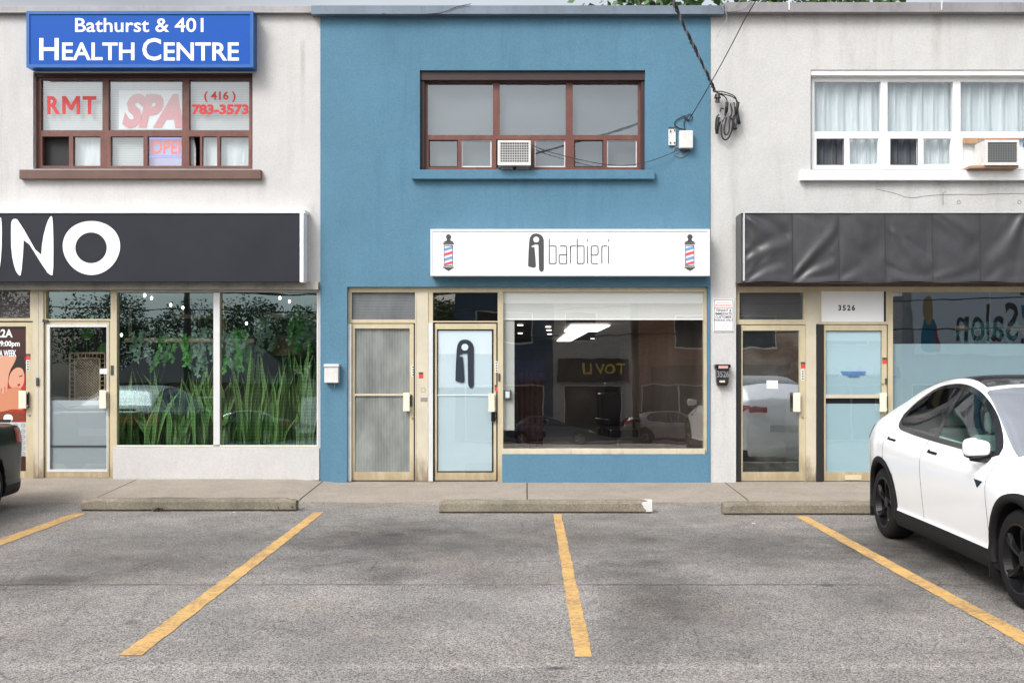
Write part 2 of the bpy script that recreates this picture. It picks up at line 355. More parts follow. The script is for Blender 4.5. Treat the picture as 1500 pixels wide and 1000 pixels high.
# ---------------------------------------------------------------- ground
def asphalt():
    t=NT('asphalt')
    ag=t.voro(125,out='Color'); sp=t.n.new('ShaderNodeSeparateColor'); t.l.new(ag,sp.inputs[0])
    fine=t.rng(sp.outputs[0],0,1,.05,.405)
    fine2=t.rng(t.noise(210,2,.7),.35,.65,.7,1.3)
    big=t.rng(t.noise(1.1,9,.74,dist=.3),.32,.7,.74,1.18)
    pat=t.rng(t.noise(.33,3,.5,t.map((1,1.6,1))),.35,.65,.84,1.12)
    v=t.math('MULTIPLY',t.math('MULTIPLY',fine,fine2),t.math('MULTIPLY',big,pat))
    p=t.n.new('ShaderNodeSeparateXYZ'); t.l.new(t.pos(),p.inputs[0])
    wn_=t.math('MULTIPLY',t.math('SUBTRACT',t.noise(2.5,4,.6),.5),.5)
    def stain(px,py,rx,ry,s):
        Y=F*CH/(py-HY); x=(px-CX)*Y/F
        a=t.math('DIVIDE',t.math('SUBTRACT',p.outputs[0],x),rx); b=t.math('DIVIDE',t.math('SUBTRACT',p.outputs[1],Y),ry)
        d=t.math('ADD',t.math('SQRT',t.math('ADD',t.math('MULTIPLY',a,a),t.math('MULTIPLY',b,b))),t.math('MULTIPLY',wn_,2.2))
        return t.rng(d,.2,1.05,1-s,1)
    for a in ((560,790,.9,1.6,.46),(565,842,.35,.4,.45),(300,790,1.5,1.6,.33),(640,800,2.2,2.0,.22),(880,790,1.5,1.6,.25),(1120,800,1.6,1.7,.25),(150,830,1.2,.8,.25),(10,860,.8,.8,.35),(960,870,.55,1.7,.50),(1290,875,.5,.5,.30),(1300,790,1.0,1.3,.22),
              (815,978,.16,.05,.75),(955,790,.3,.2,.35),(575,783,.14,.1,.5),(1210,857,.08,.06,.5),(1420,830,1.3,1.8,.58),(1330,800,.9,1.3,.3),(930,950,.6,.9,.25),(1000,760,1.2,.5,.25),(480,790,.7,.5,.2),(60,850,.5,.25,.35),(700,800,1.2,1.1,.2),(1110,800,.7,1.2,.25),(620,900,.8,.5,.2)):
        v=t.math('MULTIPLY',v,stain(*a))
    # oil drips, gum and grit: sparse small dark dots and pale chips
    dv=t.voro(3.1); cs=t.n.new('ShaderNodeSeparateColor'); t.l.new(t.voro(3.1,out='Color'),cs.inputs[0])
    v=t.math('MULTIPLY',v,t.math('SUBTRACT',1,t.math('MULTIPLY',t.math('MULTIPLY',t.rng(dv,.03,.10,1,0),t.rng(cs.outputs[0],.55,.65,0,1)),.55)))
    dw=t.voro(5.3,t.map((1,1.3,1))); cw=t.n.new('ShaderNodeSeparateColor'); t.l.new(t.voro(5.3,t.map((1,1.3,1)),out='Color'),cw.inputs[0])
    v=t.math('ADD',v,t.math('MULTIPLY',t.math('MULTIPLY',t.rng(dw,.02,.05,1,0),t.rng(cw.outputs[1],.8,.85,0,1)),.35))
    # hairline cracking in old patches
    ck=t.voro(1.15,t.map((1,.8,1),None),feat='DISTANCE_TO_EDGE'); ck=t.rng(t.math('ADD',ck,t.math('MULTIPLY',t.math('SUBTRACT',t.noise(9,4,.7),.5),.05)),.0,.012,1,0)
    v=t.math('MULTIPLY',v,t.math('SUBTRACT',1,t.math('MULTIPLY',t.math('MULTIPLY',ck,t.rng(t.noise(.45,2,.5),.50,.58,0,1)),.45)))
    # resurfacing seam running along the bays
    d=t.math('ABSOLUTE',t.math('ADD',t.math('SUBTRACT',p.outputs[1],7.72),t.math('MULTIPLY',t.math('SUBTRACT',t.noise(3,5,.7),.5),.10)))
    brk=t.rng(t.noise(1.1,3,.6),.40,.6,.35,1)
    seam=t.math('MULTIPLY',t.rng(d,.007,.024,1,0),brk,True)
    v=t.math('MULTIPLY',v,t.math('SUBTRACT',1,t.math('MULTIPLY',seam,.85)))
    d2=t.math('ABSOLUTE',t.math('ADD',t.math('SUBTRACT',p.outputs[1],5.62),t.math('MULTIPLY',t.math('SUBTRACT',t.noise(2,5,.7),.5),.16)))
    v=t.math('MULTIPLY',v,t.rng(d2,.0,.10,1.22,1))
    # dirt washed off the pavement at the edge
    ed=t.math('ADD',p.outputs[1],t.math('MULTIPLY',wn_,.6)); e=t.rng(ed,11.6,12.35,0,.75)
    cc=t.n.new('ShaderNodeCombineColor')
    t.l.new(t.math('MULTIPLY',v,1.06),cc.inputs[0]); t.l.new(v,cc.inputs[1]); t.l.new(t.math('MULTIPLY',v,.93),cc.inputs[2])
    br=t.rng(t.noise(.8,5,.6),.5,.68,0,.30); c=t.mix(br,cc.outputs[0],t.mix(1.0,cc.outputs[0],(1.05,.88,.72),'MULTIPLY'))
    c=t.mix(t.math('MULTIPLY',e,.5),c,t.mix(1.0,c,(1.25,1.08,.95),'MULTIPLY'))
    t.col(c); t.set(Roughness=t.rng(t.noise(1.2,5,.6),.35,.65,.5,.85)); t.b.inputs['Specular IOR Level'].default_value=.4
    t.bump(sp.outputs[0],.5,.006); return t.mat
m_asphalt=asphalt()
def concrete(name,c,agg=110,mott=.16):
    t=NT(name); a=t.voro(agg,out='Color'); sp=t.n.new('ShaderNodeSeparateColor'); t.l.new(a,sp.inputs[0])
    v=t.math('MULTIPLY',t.rng(sp.outputs[0],0,1,.78,1.2),t.rng(t.noise(1.6,6,.7),.3,.7,1-mott,1+mott*.6))
    c1=t.mix(1.0,(*c,),(1,1,1),'MULTIPLY'); cc=t.n.new('ShaderNodeVectorMath'); cc.operation='SCALE'; cc.inputs[0].default_value=c; t.l.new(v,cc.inputs['Scale'])
    g=t.rng(t.noise(5,5,.7),.55,.75,0,.4); t.col(t.mix(g,cc.outputs[0],sc3(c,.5))); t.set(Roughness=.88); t.bump(sp.outputs[0],.5,.005); return t.mat
m_walk=concrete('pavement_concrete',(.315,.275,.228)); m_stop=concrete('wheel_stop_concrete',(.215,.188,.142),80,.4)
m_joint=flat('joint_dirt',(.05,.045,.035),.95)
g=MB()
prof=[(240,-.02),(14.3,-.02),(12.35,0),(4,0),(-20,-1.4),(-240,-1.4)]
for (a,za),(b,zb) in zip(prof,prof[1:]): g.quad((-200,b,zb),(200,b,zb),(200,a,za),(-200,a,za))
tag(g.build('parking_lot',m_asphalt),kind='structure')
# pavement slabs: front edge at 12.36, back edge under the shop fronts, a little higher at the left shop
def walkz(x): 
    k=min(1,max(0,(X(500)-x)/(X(500)-X(430)))); return .079+.062*k
cuts=[X(-420),X(-60),X(202),X(473),X(772),X(1062),X(1400),X(1900)]
mbw=MB()
for a,b in zip(cuts,cuts[1:]):
    xs=sorted({a+.008,b-.008,*[x for x in (X(430),X(500)) if a<x<b]})
    for xa,xb in zip(xs,xs[1:]):
        za,zb=walkz(xa),walkz(xb)
        mbw.quad((xa,12.6,za*.25),(xb,12.6,zb*.25),(xb,14.3,zb),(xa,14.3,za)); n_=max(2,int((xb-xa)/.035)); ej=lambda x:12.34+.09*mnoise.noise(Vector((x*1.3,0,0)))+.05*mnoise.noise(Vector((x*9,1,0)))
        for q_ in range(n_):
            x_,y_=xa+(xb-xa)*q_/n_,xa+(xb-xa)*(q_+1)/n_; zq=lambda x:za+(zb-za)*(x-xa)/(xb-xa)
            mbw.quad((x_,ej(x_),.0015),(y_,ej(y_),.0015),(y_,12.6,zq(y_)*.25),(x_,12.6,zq(x_)*.25))
tag(mbw.build('pavement',m_walk),kind='structure')
tag(MB().quad((X(-420),12.52,.0065),(X(1900),12.52,.0065),(X(1900),14.2,.07),(X(-420),14.2,.07)).build('pavement_joint',m_joint),kind='structure')
# painted bay lines
def worn():
    t=NT('yellow_line_paint'); n=t.noise(26,5,.8); n2=t.noise(3,4,.6); k=t.math('ADD',n,t.math('MULTIPLY',n2,.5))
    c=t.mix(t.rng(n2,.3,.7,0,1),(.60,.37,.125),(.54,.32,.11)); t.col(t.mix(t.rng(k,.70,.90,0,.8),c,(.2,.15,.09))); t.set(Roughness=.7)
    a=t.rng(t.voro(90),.0,.5,.5,1); t.bump(t.voro(95),.5,.004); return t.mat
m_line=worn()
def G(px,py): Y=F*CH/(py-HY); return ((px-CX)*Y/F, Y)
def line(top, bot, nm):
    (x0,x1,yt),(x2,x3,yb)=top,bot
    a,b=G(x0,yt),G(x1,yt); c,d=G(x2,yb),G(x3,yb); mb=MB(); N=60; V=[]
    for i in range(N+1):
        k=i/N; la=[a[j]+(c[j]-a[j])*k for j in (0,1)]; lb=[b[j]+(d[j]-b[j])*k for j in (0,1)]
        j1,j2=random.uniform(-.006,.006),random.uniform(-.006,.006)
        V.append((la[0]+j1,la[1])); V.append((lb[0]+j2,lb[1]))
    mb.v=[(p[0],p[1],.004) for p in V]
    for i in range(N): mb.f.append((2*i,2*i+2,2*i+3,2*i+1)); mb.m.append(0)
    return tag(mb.build('parking_line',m_line),kind='structure')
line((107,127,752),(-330,-286,905),'')
line((461,475,750),(174,207,960),'')
line((810.5,822,753),(843,868,962),'')
line((1165,1182,756),(1620,1660,1012),'')

# ---------------------------------------------------------------- wheel stops
def wheel_stop(px0,px1,pyb,label,extra=None):
    Y=F*CH/(pyb-HY); x0,x1=X(px0,Y),X(px1,Y); h=.145; d=.17; n=60
    prof=[(.03,0),(.028,.018),(.0,.022),(.004,h-.035),(.018,h-.012),(.034,h),(d-.034,h),(d-.018,h-.012),(d-.004,.02),(d-.03,0)]
    mb=MB(); V=[]
    for i in range(n+1):
        x=x0+(x1-x0)*i/n; e=min(i,n-i); k=1-.10*(e==0)-.02*(e==1)
        for (yy,zz) in prof:
            j=mnoise.noise(Vector((x*9,yy*30,zz*30)))*.007+mnoise.noise(Vector((x*2.5,yy*9,3)))*.008
            if zz>.05 and e<3: j-=random.random()*.014
            V.append((x, Y+.085+(yy-.085)*(.75+.25*k)+j*.6, max(0,zz*k+(j if zz>.04 else 0))))
    mb.v=V; q=len(prof)
    for i in range(n):
        for j in range(q-1): mb.f.append((i*q+j,(i+1)*q+j,(i+1)*q+j+1,i*q+j+1)); mb.m.append(0)
    mb.f.append(tuple(range(q))[::-1]); mb.m.append(0); mb.f.append(tuple(n*q+j for j in range(q))); mb.m.append(0)
    o=mb.build('wheel_stop',m_stop,smooth=False); tag(o,label,'wheel stop','concrete wheel stops in front of the shops'); return o,Y,x0,x1
s1,Y1,_,_=wheel_stop(118,433,748.5,'weathered concrete wheel stop in front of the plant filled shop window')
s2,Y2,_,xe=wheel_stop(643,955,751.5,'concrete wheel stop with a white painted right end in front of the blue shop')
s3,Y3,_,_=wheel_stop(1060,1372,754,'mossy concrete wheel stop running behind the white car')
mb=MB(); random.seed(3)
rg=lambda u,v:(1-u)*(.022*math.sin(5*v+1)+.007*math.sin(13*v))
mb.grid(lambda u,v:(xe-.095+.099*u+rg(u,v), Y2-.007+.012*max(0,v-.7), .02+.118*v),10,8)
mb.grid(lambda u,v:(xe-.08+.084*u+rg(u,v), Y2+.008+.10*v, .1385+.012*min(1,v*4)),10,6)
mb.grid(lambda u,v:(xe+.007, Y2-.004+.11*u, .02+.115*v),4,4)
mb.build('paint_splash',flat('white_splash',(.60,.59,.56),.7),s2)
# clump of dead leaves caught against stop one
def leaf_pile(px,py,n,sx,label,seed):
    random.seed(seed); x,y=G(px,py); mb=MB()
    for i in range(n):
        a=random.random()*6.28; c=Vector((x+random.gauss(0,sx),y+random.gauss(0,.03)+.02,.012+abs(random.gauss(0,.018))))
        u=Vector((math.cos(a),math.sin(a),random.uniform(-.5,.5)))*random.uniform(.012,.028); w_=Vector((-math.sin(a),math.cos(a),random.uniform(-.5,.5)))*random.uniform(.008,.016)
        mb.quad(c-u,c-w_,c+u,c+w_)
    tag(mb.build('leaf_litter',paint('dead_leaf',(.13,.09,.05),.9,0,.4,30)),label,'leaf litter',kind='stuff')
leaf_pile(234,749,70,.045,'small clump of dead leaves against the left wheel stop',1)
leaf_pile(405,748,50,.10,'dead leaves at the right end of the left wheel stop',2)
def litter(px,py,s,lab):
    x,y=G(px,py); mb=MB(); mb.poly(chaikin([(x-s,0),(x-s*.3,s*.5),(x+s,.3*s),(x+.7*s,-.4*s),(x-.4*s,-.5*s)],1,True),0,.003)
    mb.v=[(v[0],y+v[2],.006-v[1]) for v in mb.v]; tag(mb.build('paper_scrap',m_signwhite),lab,'litter')
litter(1104,767,.025,'white scrap of paper on the asphalt near the right wheel stop'); litter(343,750.5,.02,'white scrap of paper below the left wheel stop')

# ---------------------------------------------------------------- wall with rectangular openings
def wall(name, px0,py0,px1,py1, holes, yf, th, mat, parent):
    xs=sorted({X(px0),X(px1),*[X(h[0]) for h in holes],*[X(h[2]) for h in holes]}); zs=sorted({Z(py0),Z(py1),*[Z(h[1]) for h in holes],*[Z(h[3]) for h in holes]})
    xs=[x for x in xs if X(px0)-1e-6<=x<=X(px1)+1e-6]; zs=[z for z in zs if Z(py1)-1e-6<=z<=Z(py0)+1e-6]
    def solid(i,j):
        if i<0 or j<0 or i>=len(xs)-1 or j>=len(zs)-1: return False
        cx,cz=(xs[i]+xs[i+1])/2,(zs[j]+zs[j+1])/2
        return not any(X(h[0])<cx<X(h[2]) and Z(h[3])<cz<Z(h[1]) for h in holes)
    mb=MB(); a,b=yf,yf+th
    for i in range(len(xs)-1):
        for j in range(len(zs)-1):
            if not solid(i,j): continue
            x0,x1,z0,z1=xs[i],xs[i+1],zs[j],zs[j+1]
            mb.quad((x0,a,z0),(x1,a,z0),(x1,a,z1),(x0,a,z1)); mb.quad((x1,b,z0),(x0,b,z0),(x0,b,z1),(x1,b,z1))
            if not solid(i-1,j): mb.quad((x0,b,z0),(x0,a,z0),(x0,a,z1),(x0,b,z1))
            if not solid(i+1,j): mb.quad((x1,a,z0),(x1,b,z0),(x1,b,z1),(x1,a,z1))
            if not solid(i,j-1): mb.quad((x0,b,z0),(x1,b,z0),(x1,a,z0),(x0,a,z0))
            if not solid(i,j+1): mb.quad((x0,a,z1),(x1,a,z1),(x1,b,z1),(x0,b,z1))
    return mb.build(name,mat,parent)
def frame(px0,py0,px1,py1,cells,yf,yb,mb=None,m=0):
    """solid frame with openings = cells (px rects) measured on the plane yf"""
    mb=mb or MB(); Xf=lambda p:X(p,yf); Zf=lambda p:Z(p,yf)
    xs=sorted({px0,px1,*[c[0] for c in cells],*[c[2] for c in cells]}); ys=sorted({py0,py1,*[c[1] for c in cells],*[c[3] for c in cells]})
    def solid(i,j):
        if i<0 or j<0 or i>=len(xs)-1 or j>=len(ys)-1: return False
        cx,cy=(xs[i]+xs[i+1])/2,(ys[j]+ys[j+1])/2
        return not any(c[0]<cx<c[2] and c[1]<cy<c[3] for c in cells)
    for i in range(len(xs)-1):
        for j in range(len(ys)-1):
            if not solid(i,j): continue
            x0,x1,z1,z0=Xf(xs[i]),Xf(xs[i+1]),Zf(ys[j]),Zf(ys[j+1]); a,b=yf,yb
            mb.quad((x0,a,z0),(x1,a,z0),(x1,a,z1),(x0,a,z1),m); mb.quad((x1,b,z0),(x0,b,z0),(x0,b,z1),(x1,b,z1),m)
            if not solid(i-1,j): mb.quad((x0,b,z0),(x0,a,z0),(x0,a,z1),(x0,b,z1),m)
            if not solid(i+1,j): mb.quad((x1,a,z0),(x1,b,z0),(x1,b,z1),(x1,a,z1),m)
            if not solid(i,j+1): mb.quad((x0,b,z0),(x1,b,z0),(x1,a,z0),(x0,a,z0),m)
            if not solid(i,j-1): mb.quad((x0,a,z1),(x1,a,z1),(x1,b,z1),(x0,b,z1),m)
    return mb
def pane(px0,py0,px1,py1,y,mat,parent,name='pane',e=1.5):
    """thin sheet filling an opening measured on plane y-.03; a little larger so that its edge sits in the frame"""
    mb=MB(); mb.box(X(px0-e,y),X(px1+e,y),y,y+.005,Z(py1+e,y),Z(py0-e,y))
    if y<14.04: zc=sum(v[2] for v in mb.v)/8; mb.v=[(v[0],v[1]+(v[2]-zc)*math.tan(R(.6)),v[2]) for v in mb.v]    # the shop panes lean back by about half a degree
    return mb.build(name,mat,parent)
def sheet(px0,py0,px1,py1,y,mat,parent,name,th=.003):
    return MB().box(X(px0,y),X(px1,y),y,y+th,Z(py1,y),Z(py0,y)).build(name,mat,parent)
def room(px0,px1,py0,z0,depth,mat,parent,fl=None,yf=14.16,name='interior'):
    x0,x1=X(px0),X(px1); z1=Z(py0); y1=yf+depth; mb=MB()
    mb.quad((x0,y1,z0),(x1,y1,z0),(x1,y1,z1),(x0,y1,z1)); mb.quad((x0,yf,z0),(x0,y1,z0),(x0,y1,z1),(x0,yf,z1)); mb.quad((x1,y1,z0),(x1,yf,z0),(x1,yf,z1),(x1,y1,z1))
    mb.quad((x0,yf,z1),(x0,y1,z1),(x1,y1,z1),(x1,yf,z1)); mb.quad((x0,y1,z0),(x0,yf,z0),(x1,yf,z0),(x1,y1,z0),1)
    return mb.build(name,[mat,fl or m_floor_in],parent)

YR=13.98      # shop front frame plane, slightly behind the wall face
YU=14.02      # upper window frame plane
def coping(px0,px1,py0,py1,mat,parent,y=13.82):
    mb=MB(); mb.box(X(px0),X(px1),y,14.2,Z(py1,y),Z(py0,y)); mb.box(X(px0),X(px1),y-.012,y+.01,Z(py1+.4,y),Z(py1-1.5,y)); return mb.build('coping',mat,parent,bevel=.004)

# ================================================================ LEFT BUILDING
BL=empty('shop_building',(X(230),14,.14),0,'two storey white stucco shop building at the left with plant filled ground floor windows','building')
wall('wall',-420,12,468.6,702,[(47,105,369,247),(-400,424,466,702)],D+.03,.22,m_white_wall,BL)
coping(-420,457,9,19,m_coping,BL,13.86)
wall('bulkhead',165.5,656,467.5,703,[],D+.0,.12,m_white_wall,BL)
mb=MB(); mb.pbox(-400,412.5,466,424,13.84,13.93); mb.build('fascia_board',paint('grey_fascia',(.42,.40,.36),.7,0,.25,3,((.1,.09,.08),.5)),BL)
# upper window
cells=[(60,117,150,191),(159,117,267,191),(277,117,365,191),(62,200,101,243),(107,200,147,243),(162,200,210,243),(216,200,266,243),(277,200,293,243),(296,200,318,243),(322,200,364,243)]
W=frame(47,105.5,369,247,cells,YU,YU+.07).build('window',m_brown,BL,bevel=.004)
mb=MB(); mb.pbox(28,248.5,382,262,13.85,14.0); mb.build('window_sill',m_brown_sill,W,bevel=.006)
mb=MB(); mb.pbox(47,105,369,113,13.985,14.02); mb.build('window_head',m_brown_dk,W)
for i,c in enumerate(cells):
    if i not in (3,7): pane(*c,YU+.035,m_glass_up,W)
room(40,375,100,Z(250),1.6,m_room_mid,BL)
yb=YU+.10
for c in cells[:3]: sheet(c[0]-3,c[1]-3,c[2]+3,c[3]+3,yb,m_blind_w,W,'blind')
for c,m in ((cells[3],m_dark),(cells[4],m_curtain),(cells[5],m_blind_w),(cells[8],m_curtain),(cells[9],m_curtain)): sheet(c[0]-2,c[1]-2,c[2]+2,c[3]+2,yb+.004,m,W,'blind')  # the near-black sheet stands for the unlit room behind the open pane
mb=MB(); mb.poly([(X(273,yb),Z(196,yb)),(X(283,yb),Z(196,yb)),(X(287,yb),Z(218,yb)),(X(287,yb),Z(246,yb)),(X(273,yb),Z(246,yb))],yb,.01); mb.build('curtain',m_curtain,W)
# writing on the glass
yl=YU+.031
def txt(s,px0,py0,px1,py1,y,mat,parent,name='lettering',**k):
    mb=MB(); text_mesh(s,(X(px0,y),Z(py1,y),X(px1,y),Z(py0,y)),y,mb,**k); return mb.build(name,mat,parent)
for (c_,a,b) in (('R',69,87.5),('T',121,141)): txt(c_,a,141,b,167.5,yl,m_red,W,bold=.03)
mb=MB(); mb.poly([(X(a,yl),Z(b,yl)) for a,b in [(91,167.5),(91,141),(96.5,141),(104,154),(111.5,141),(117,141),(117,167.5),(112,167.5),(112,150.5),(105.5,161.5),(102.5,161.5),(96,150.5),(96,167.5)]],yl,.001); mb.build('lettering',m_red,W)
sheet(174,133,266.5,190,yl+.06,m_signwhite,W,'poster')
txt('SPA',179,137.5,268,188,yl+.054,m_redpale,W,bold=.06,shear=.28)
txt('( 416 )',299,134,345,150,yl,m_red,W,bold=.03,spacing=1.05)
txt('783-3573',281,153,364,168,yl,m_red,W,bold=.045,spacing=1.0)
mo=MB(); mo.box(X(215,yb),X(268,yb),yb-.008,yb,Z(228,yb),Z(201,yb)); mo.box(X(215,yb),X(268,yb),yb-.004,yb,Z(243,yb),Z(229,yb),0)
NS=empty('neon_sign',(X(240,yb),yb-.02,Z(228,yb)),0,'lit red OPEN neon sign in the lower middle pane of the upstairs window','sign')
mo.build('backing_panel',emit('neon_backing',(.50,.47,.75),.12),NS)
mo=MB(); text_mesh('OPEN',(X(221,yb),Z(226,yb),X(276,yb),Z(206,yb)),yb-.014,mo,bold=.015)
mo.build('neon_letters',emit('neon_red',(.9,.05,.04),.5),NS)
mo=MB(); pts=[(X(217.5,yb),yb-.014,Z(203,yb)),(X(267,yb),yb-.014,Z(203,yb))]; mo.tube(pts,.006); mo.tube([(a,b,Z(229.5,yb)) for a,b,c in pts],.006); mo.tube([pts[0],(pts[0][0],yb-.014,Z(229.5,yb))],.006)
mo.build('neon_border',emit('neon_blue',(.35,.35,1),.9),NS); rebase(NS)
# ground floor shop front
cellsA=[(-120,424,44,466),(67,425.5,162,467),(171,427,312.5,653),(322,427,464,653),(-120,470,48,705),(64,470,161,705)]
S=frame(-400,421,466,700,cellsA+[(165.5,657,470,705)],YR,YR+.09).build('shopfront_frame',m_beige,BL,bevel=.004)
mb=MB(); mb.pbox(312.8,427,321.8,653,YR-.006,YR+.0); mb.pbox(171,651.5,464.5,654,YR-.006,YR,0); mb.pbox(464,427,466,653,YR-.006,YR); mb.pbox(171,426,464.5,428,YR-.006,YR); mb.build('trim_strip',m_silver,S)
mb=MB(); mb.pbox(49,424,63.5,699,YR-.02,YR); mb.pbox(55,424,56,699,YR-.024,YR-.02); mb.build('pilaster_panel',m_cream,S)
mb=MB(); mb.pbox(52.5,553,56.5,565,YR-.04,YR-.02); mb.build('doorbell',m_charcoal,S,bevel=.003)
pane(171,427,312.5,653,YR+.05,m_glass_blu,S); pane(322,427,464,653,YR+.05,m_glass_blu,S); pane(67,425,162,467,YR+.05,m_glass_blu,S); pane(-120,424,44,466,YR+.05,m_glass,S)
sheet(-120,424,46,468,YR+.10,m_blind_br,S,'blind')
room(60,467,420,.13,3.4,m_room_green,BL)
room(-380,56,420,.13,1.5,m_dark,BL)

def push_plate(px0,py0,px1,py1,y,parent,mat=None):
    mb=MB(); mb.pbox(px0,py0,px1,py1,y-.07,y-.052); mb.pbox(px0+1.5,py0+2,px1+1,py0+5,y-.055,y); mb.pbox(px0+1.5,py1-5,px1+1,py1-2,y-.055,y)
    return mb.build('handle',mat or m_plate,parent,bevel=.003)
m_plate=paint('ivory_push_plate',(.78,.74,.60),.4,0,.1,6)
def door_leaf(px0,py0,px1,py1,g0,h0,g1,h1,parent,glassmat,mat=None,yo=.012):
    y=YR+yo
    d=frame(px0,py0,px1,py1,[(g0,h0,g1,h1)],y,y+.05).build('door',mat or m_beige,parent,bevel=.004)
    if glassmat: pane(g0,h0,g1,h1,y+.025,glassmat,d,'door_glass')
    return d,y
def keyhole(px,py,y,parent):
    mb=MB(); c=(X(px,y),Z(py,y)); mb.tube([(c[0],y-.012,c[1]),(c[0],y,c[1])],.014,12); mb.build('lock_cylinder',m_steel,parent)
m_alarm_red=flat('alarm_sticker_red',(.6,.06,.05),.5)
def stickers(px,py,y,parent,kind='red'):
    mb=MB()
    if kind=='red':
        mb.pbox(px,py,px+6.5,py+3,y-.003,y-.001,1); mb.pbox(px,py+3,px+6.5,py+9,y-.003,y-.001,0)
        mb.build('sticker',[m_alarm_red,m_charcoal],parent)
    else:
        mb.pbox(px,py,px+4.5,py+16,y-.003,y-.001,0)
        for k in range(4): mb.pbox(px+1,py+1.5+3.7*k,px+3.6,py+3.6+3.7*k,y-.005,y-.003,1)
        mb.build('sticker',[m_signwhite,m_charcoal],parent)
# door with the massage poster
dA,y=door_leaf(-118,472,48,703,-100,478,38,690,BL,None)
DA=dA; sheet(-100,476,40,692,y+.03,paint('poster_maroon',(.055,.018,.016),.3,0,.2,2),DA,'poster',.006)
yp=y+.028; m_skin=flat('poster_skin',(.56,.23,.13),.35); m_skin2=flat('poster_skin_light',(.64,.33,.22),.35); m_hair=flat('poster_hair',(.02,.012,.012),.35); m_lip=flat('poster_glow',(.42,.03,.02),.35)
mp=MB(); P=lambda L:[(X(a,yp),Z(b,yp)) for a,b in L]
mp.poly(P([(-60,524),(37,524),(37,617),(-60,617)]),yp,.001,3)
mp.poly(P(chaikin([(4,548),(14,528),(26,521),(37,521),(37,552),(30,540),(20,546),(14,560)],2,True)),yp-.001,.001,2)
mp.poly(P(chaikin([(12,556),(17,543),(26,537),(34,540),(36,552),(35,562),(30,570),(24,566),(20,568),(14,566)],2,True)),yp-.002,.001,1)
mp.poly(P(chaikin([(-30,580),(10,570),(24,566),(37,574),(37,602),(20,598),(4,603),(-30,606)],2,True)),yp-.003,.001,0)
mp.poly(P(chaikin([(-30,521),(16,521),(25,521),(22,530),(14,544),(12,556),(11,572),(8.5,574),(7.5,563),(6,576),(3,577),(2.5,565),(0,578),(-3,578),(-30,570)],1,True)),yp-.004,.001,1)
mp.poly(P(chaikin([(25,563),(29,561),(30,564),(27,566)],2,True)),yp-.0045,.0005,3); mp.poly(P([(28,551),(33,549),(33.5,550.2),(28.5,552)]),yp-.0045,.0005,2)
mp.poly(P(chaikin([(-30,606),(6,602),(37,604),(37,617),(-30,617)],1,True)),yp-.0035,.001,5)
mp.poly(P(chaikin([(5,611),(8,606.5),(16,606.5),(19.5,611),(18,617),(6,617)],2,True)),yp-.005,.001,4)
mp.build('poster_picture',[m_skin,m_skin2,m_hair,m_lip,m_signwhite,flat('poster_umber',(.20,.045,.02),.35)],DA)
txt('22A',-6,482,18.5,494,yp-.006,m_letterwhite,DA,bold=.03); txt('-9:00pm',-3,499,29,509.5,yp-.006,m_letterwhite,DA,bold=.03); txt('A WEEK',-1,512.5,24,522,yp-.006,m_letterwhite,DA,bold=.03)
mp=MB(); mp.pbox(-60,618,38,668,yp-.002,yp)
for i in range(9):
    for j in range(6):
        cx,cy=-50+i*10.5,623+j*8.3; mp.ring(X(cx,yp),Z(cy,yp),.032,.024,yp-.002,.001,1,seg=14); mp.pbox(cx-1.2,cy-.6,cx+1.2,cy+.6,yp-.004,yp-.002,1)
mp.build('patterned_panel',[flat('pattern_grey',(.50,.52,.54),.5),flat('pattern_dark',(.16,.17,.18),.5)],DA)
push_plate(27,572,38,598,y,DA); keyhole(43,608,y,DA); stickers(38,518,y,DA); stickers(38.5,527,y,DA,'w')
mb=MB(); mb.pbox(38.5,574,42.5,597,y-.012,y); mb.build('latch',m_charcoal,DA,bevel=.003)
# plant shop door
dB,y=door_leaf(65,471,160,699,73,479,156,687,BL,m_glass)
frame(68.5,475,157.5,691,[(73,479,156,687)],y-.006,y).build('glazing_bead',m_silver,dB)
sheet(73,586,156,687,y+.032,m_frost,dB,'frosted_film'); mb=MB(); mb.pbox(73,652,156,654.2,y+.018,y+.022); mb.build('push_bar',m_charcoal,dB)
sheet(146,540,156,547.5,y+.021,m_signwhite,dB,'card')
push_plate(145.5,571.5,155,598,y,dB); keyhole(159,607,y,dB)
mb=MB(); mb.pbox(161.8,535,166,549,YR-.01,YR); mb.build('latch_guard',m_charcoal,S,bevel=.002)
mb=MB(); mb.pbox(62,468,70,472,YR-.02,YR); mb.build('door_closer_bracket',m_charcoal,S)

# ================================================================ BLUE BUILDING
BB=empty('barber_building',(X(755),14,.08),0,'two storey blue stucco building in the middle with a white barber sign','building')
wall('wall',469.4,14,1040.4,707,[(615,103,945,248.5),(508.5,420,1037,710)],D,.25,m_blue_wall,BB)
coping(458,1059,8,21,m_coping_bl,BB,13.80)
wall('bulkhead',735.5,665.5,1037,707,[],D+.004,.13,m_blue_wall,BB)
cells=[(626,121,722,198),(732,121,829,198),(839,121,935,198),(628,205,671,245),(676,205,720,245),(727,204,778,246),(783,205,828,245),(841,205,884,245),(889,205,933,245)]
YW=14.03
W=frame(615,103,945,248.5,cells,YW,YW+.07).build('window',m_brown,BB,bevel=.004)
mb=MB(); mb.pbox(615,103.5,945,117.5,YW-.09,YW-.002); mb.pbox(615,117.5,622,248,YW-.06,YW-.002); mb.pbox(939,117.5,945.5,248,YW-.06,YW-.002); mb.build('window_head',m_brown_dk,W,bevel=.003)  # near-black colour stands in for the shade of the deep window reveal
mb=MB(); mb.pbox(603,249.5,959,262,13.82,14.02); mb.build('window_sill',m_blue_wall,W,bevel=.004)
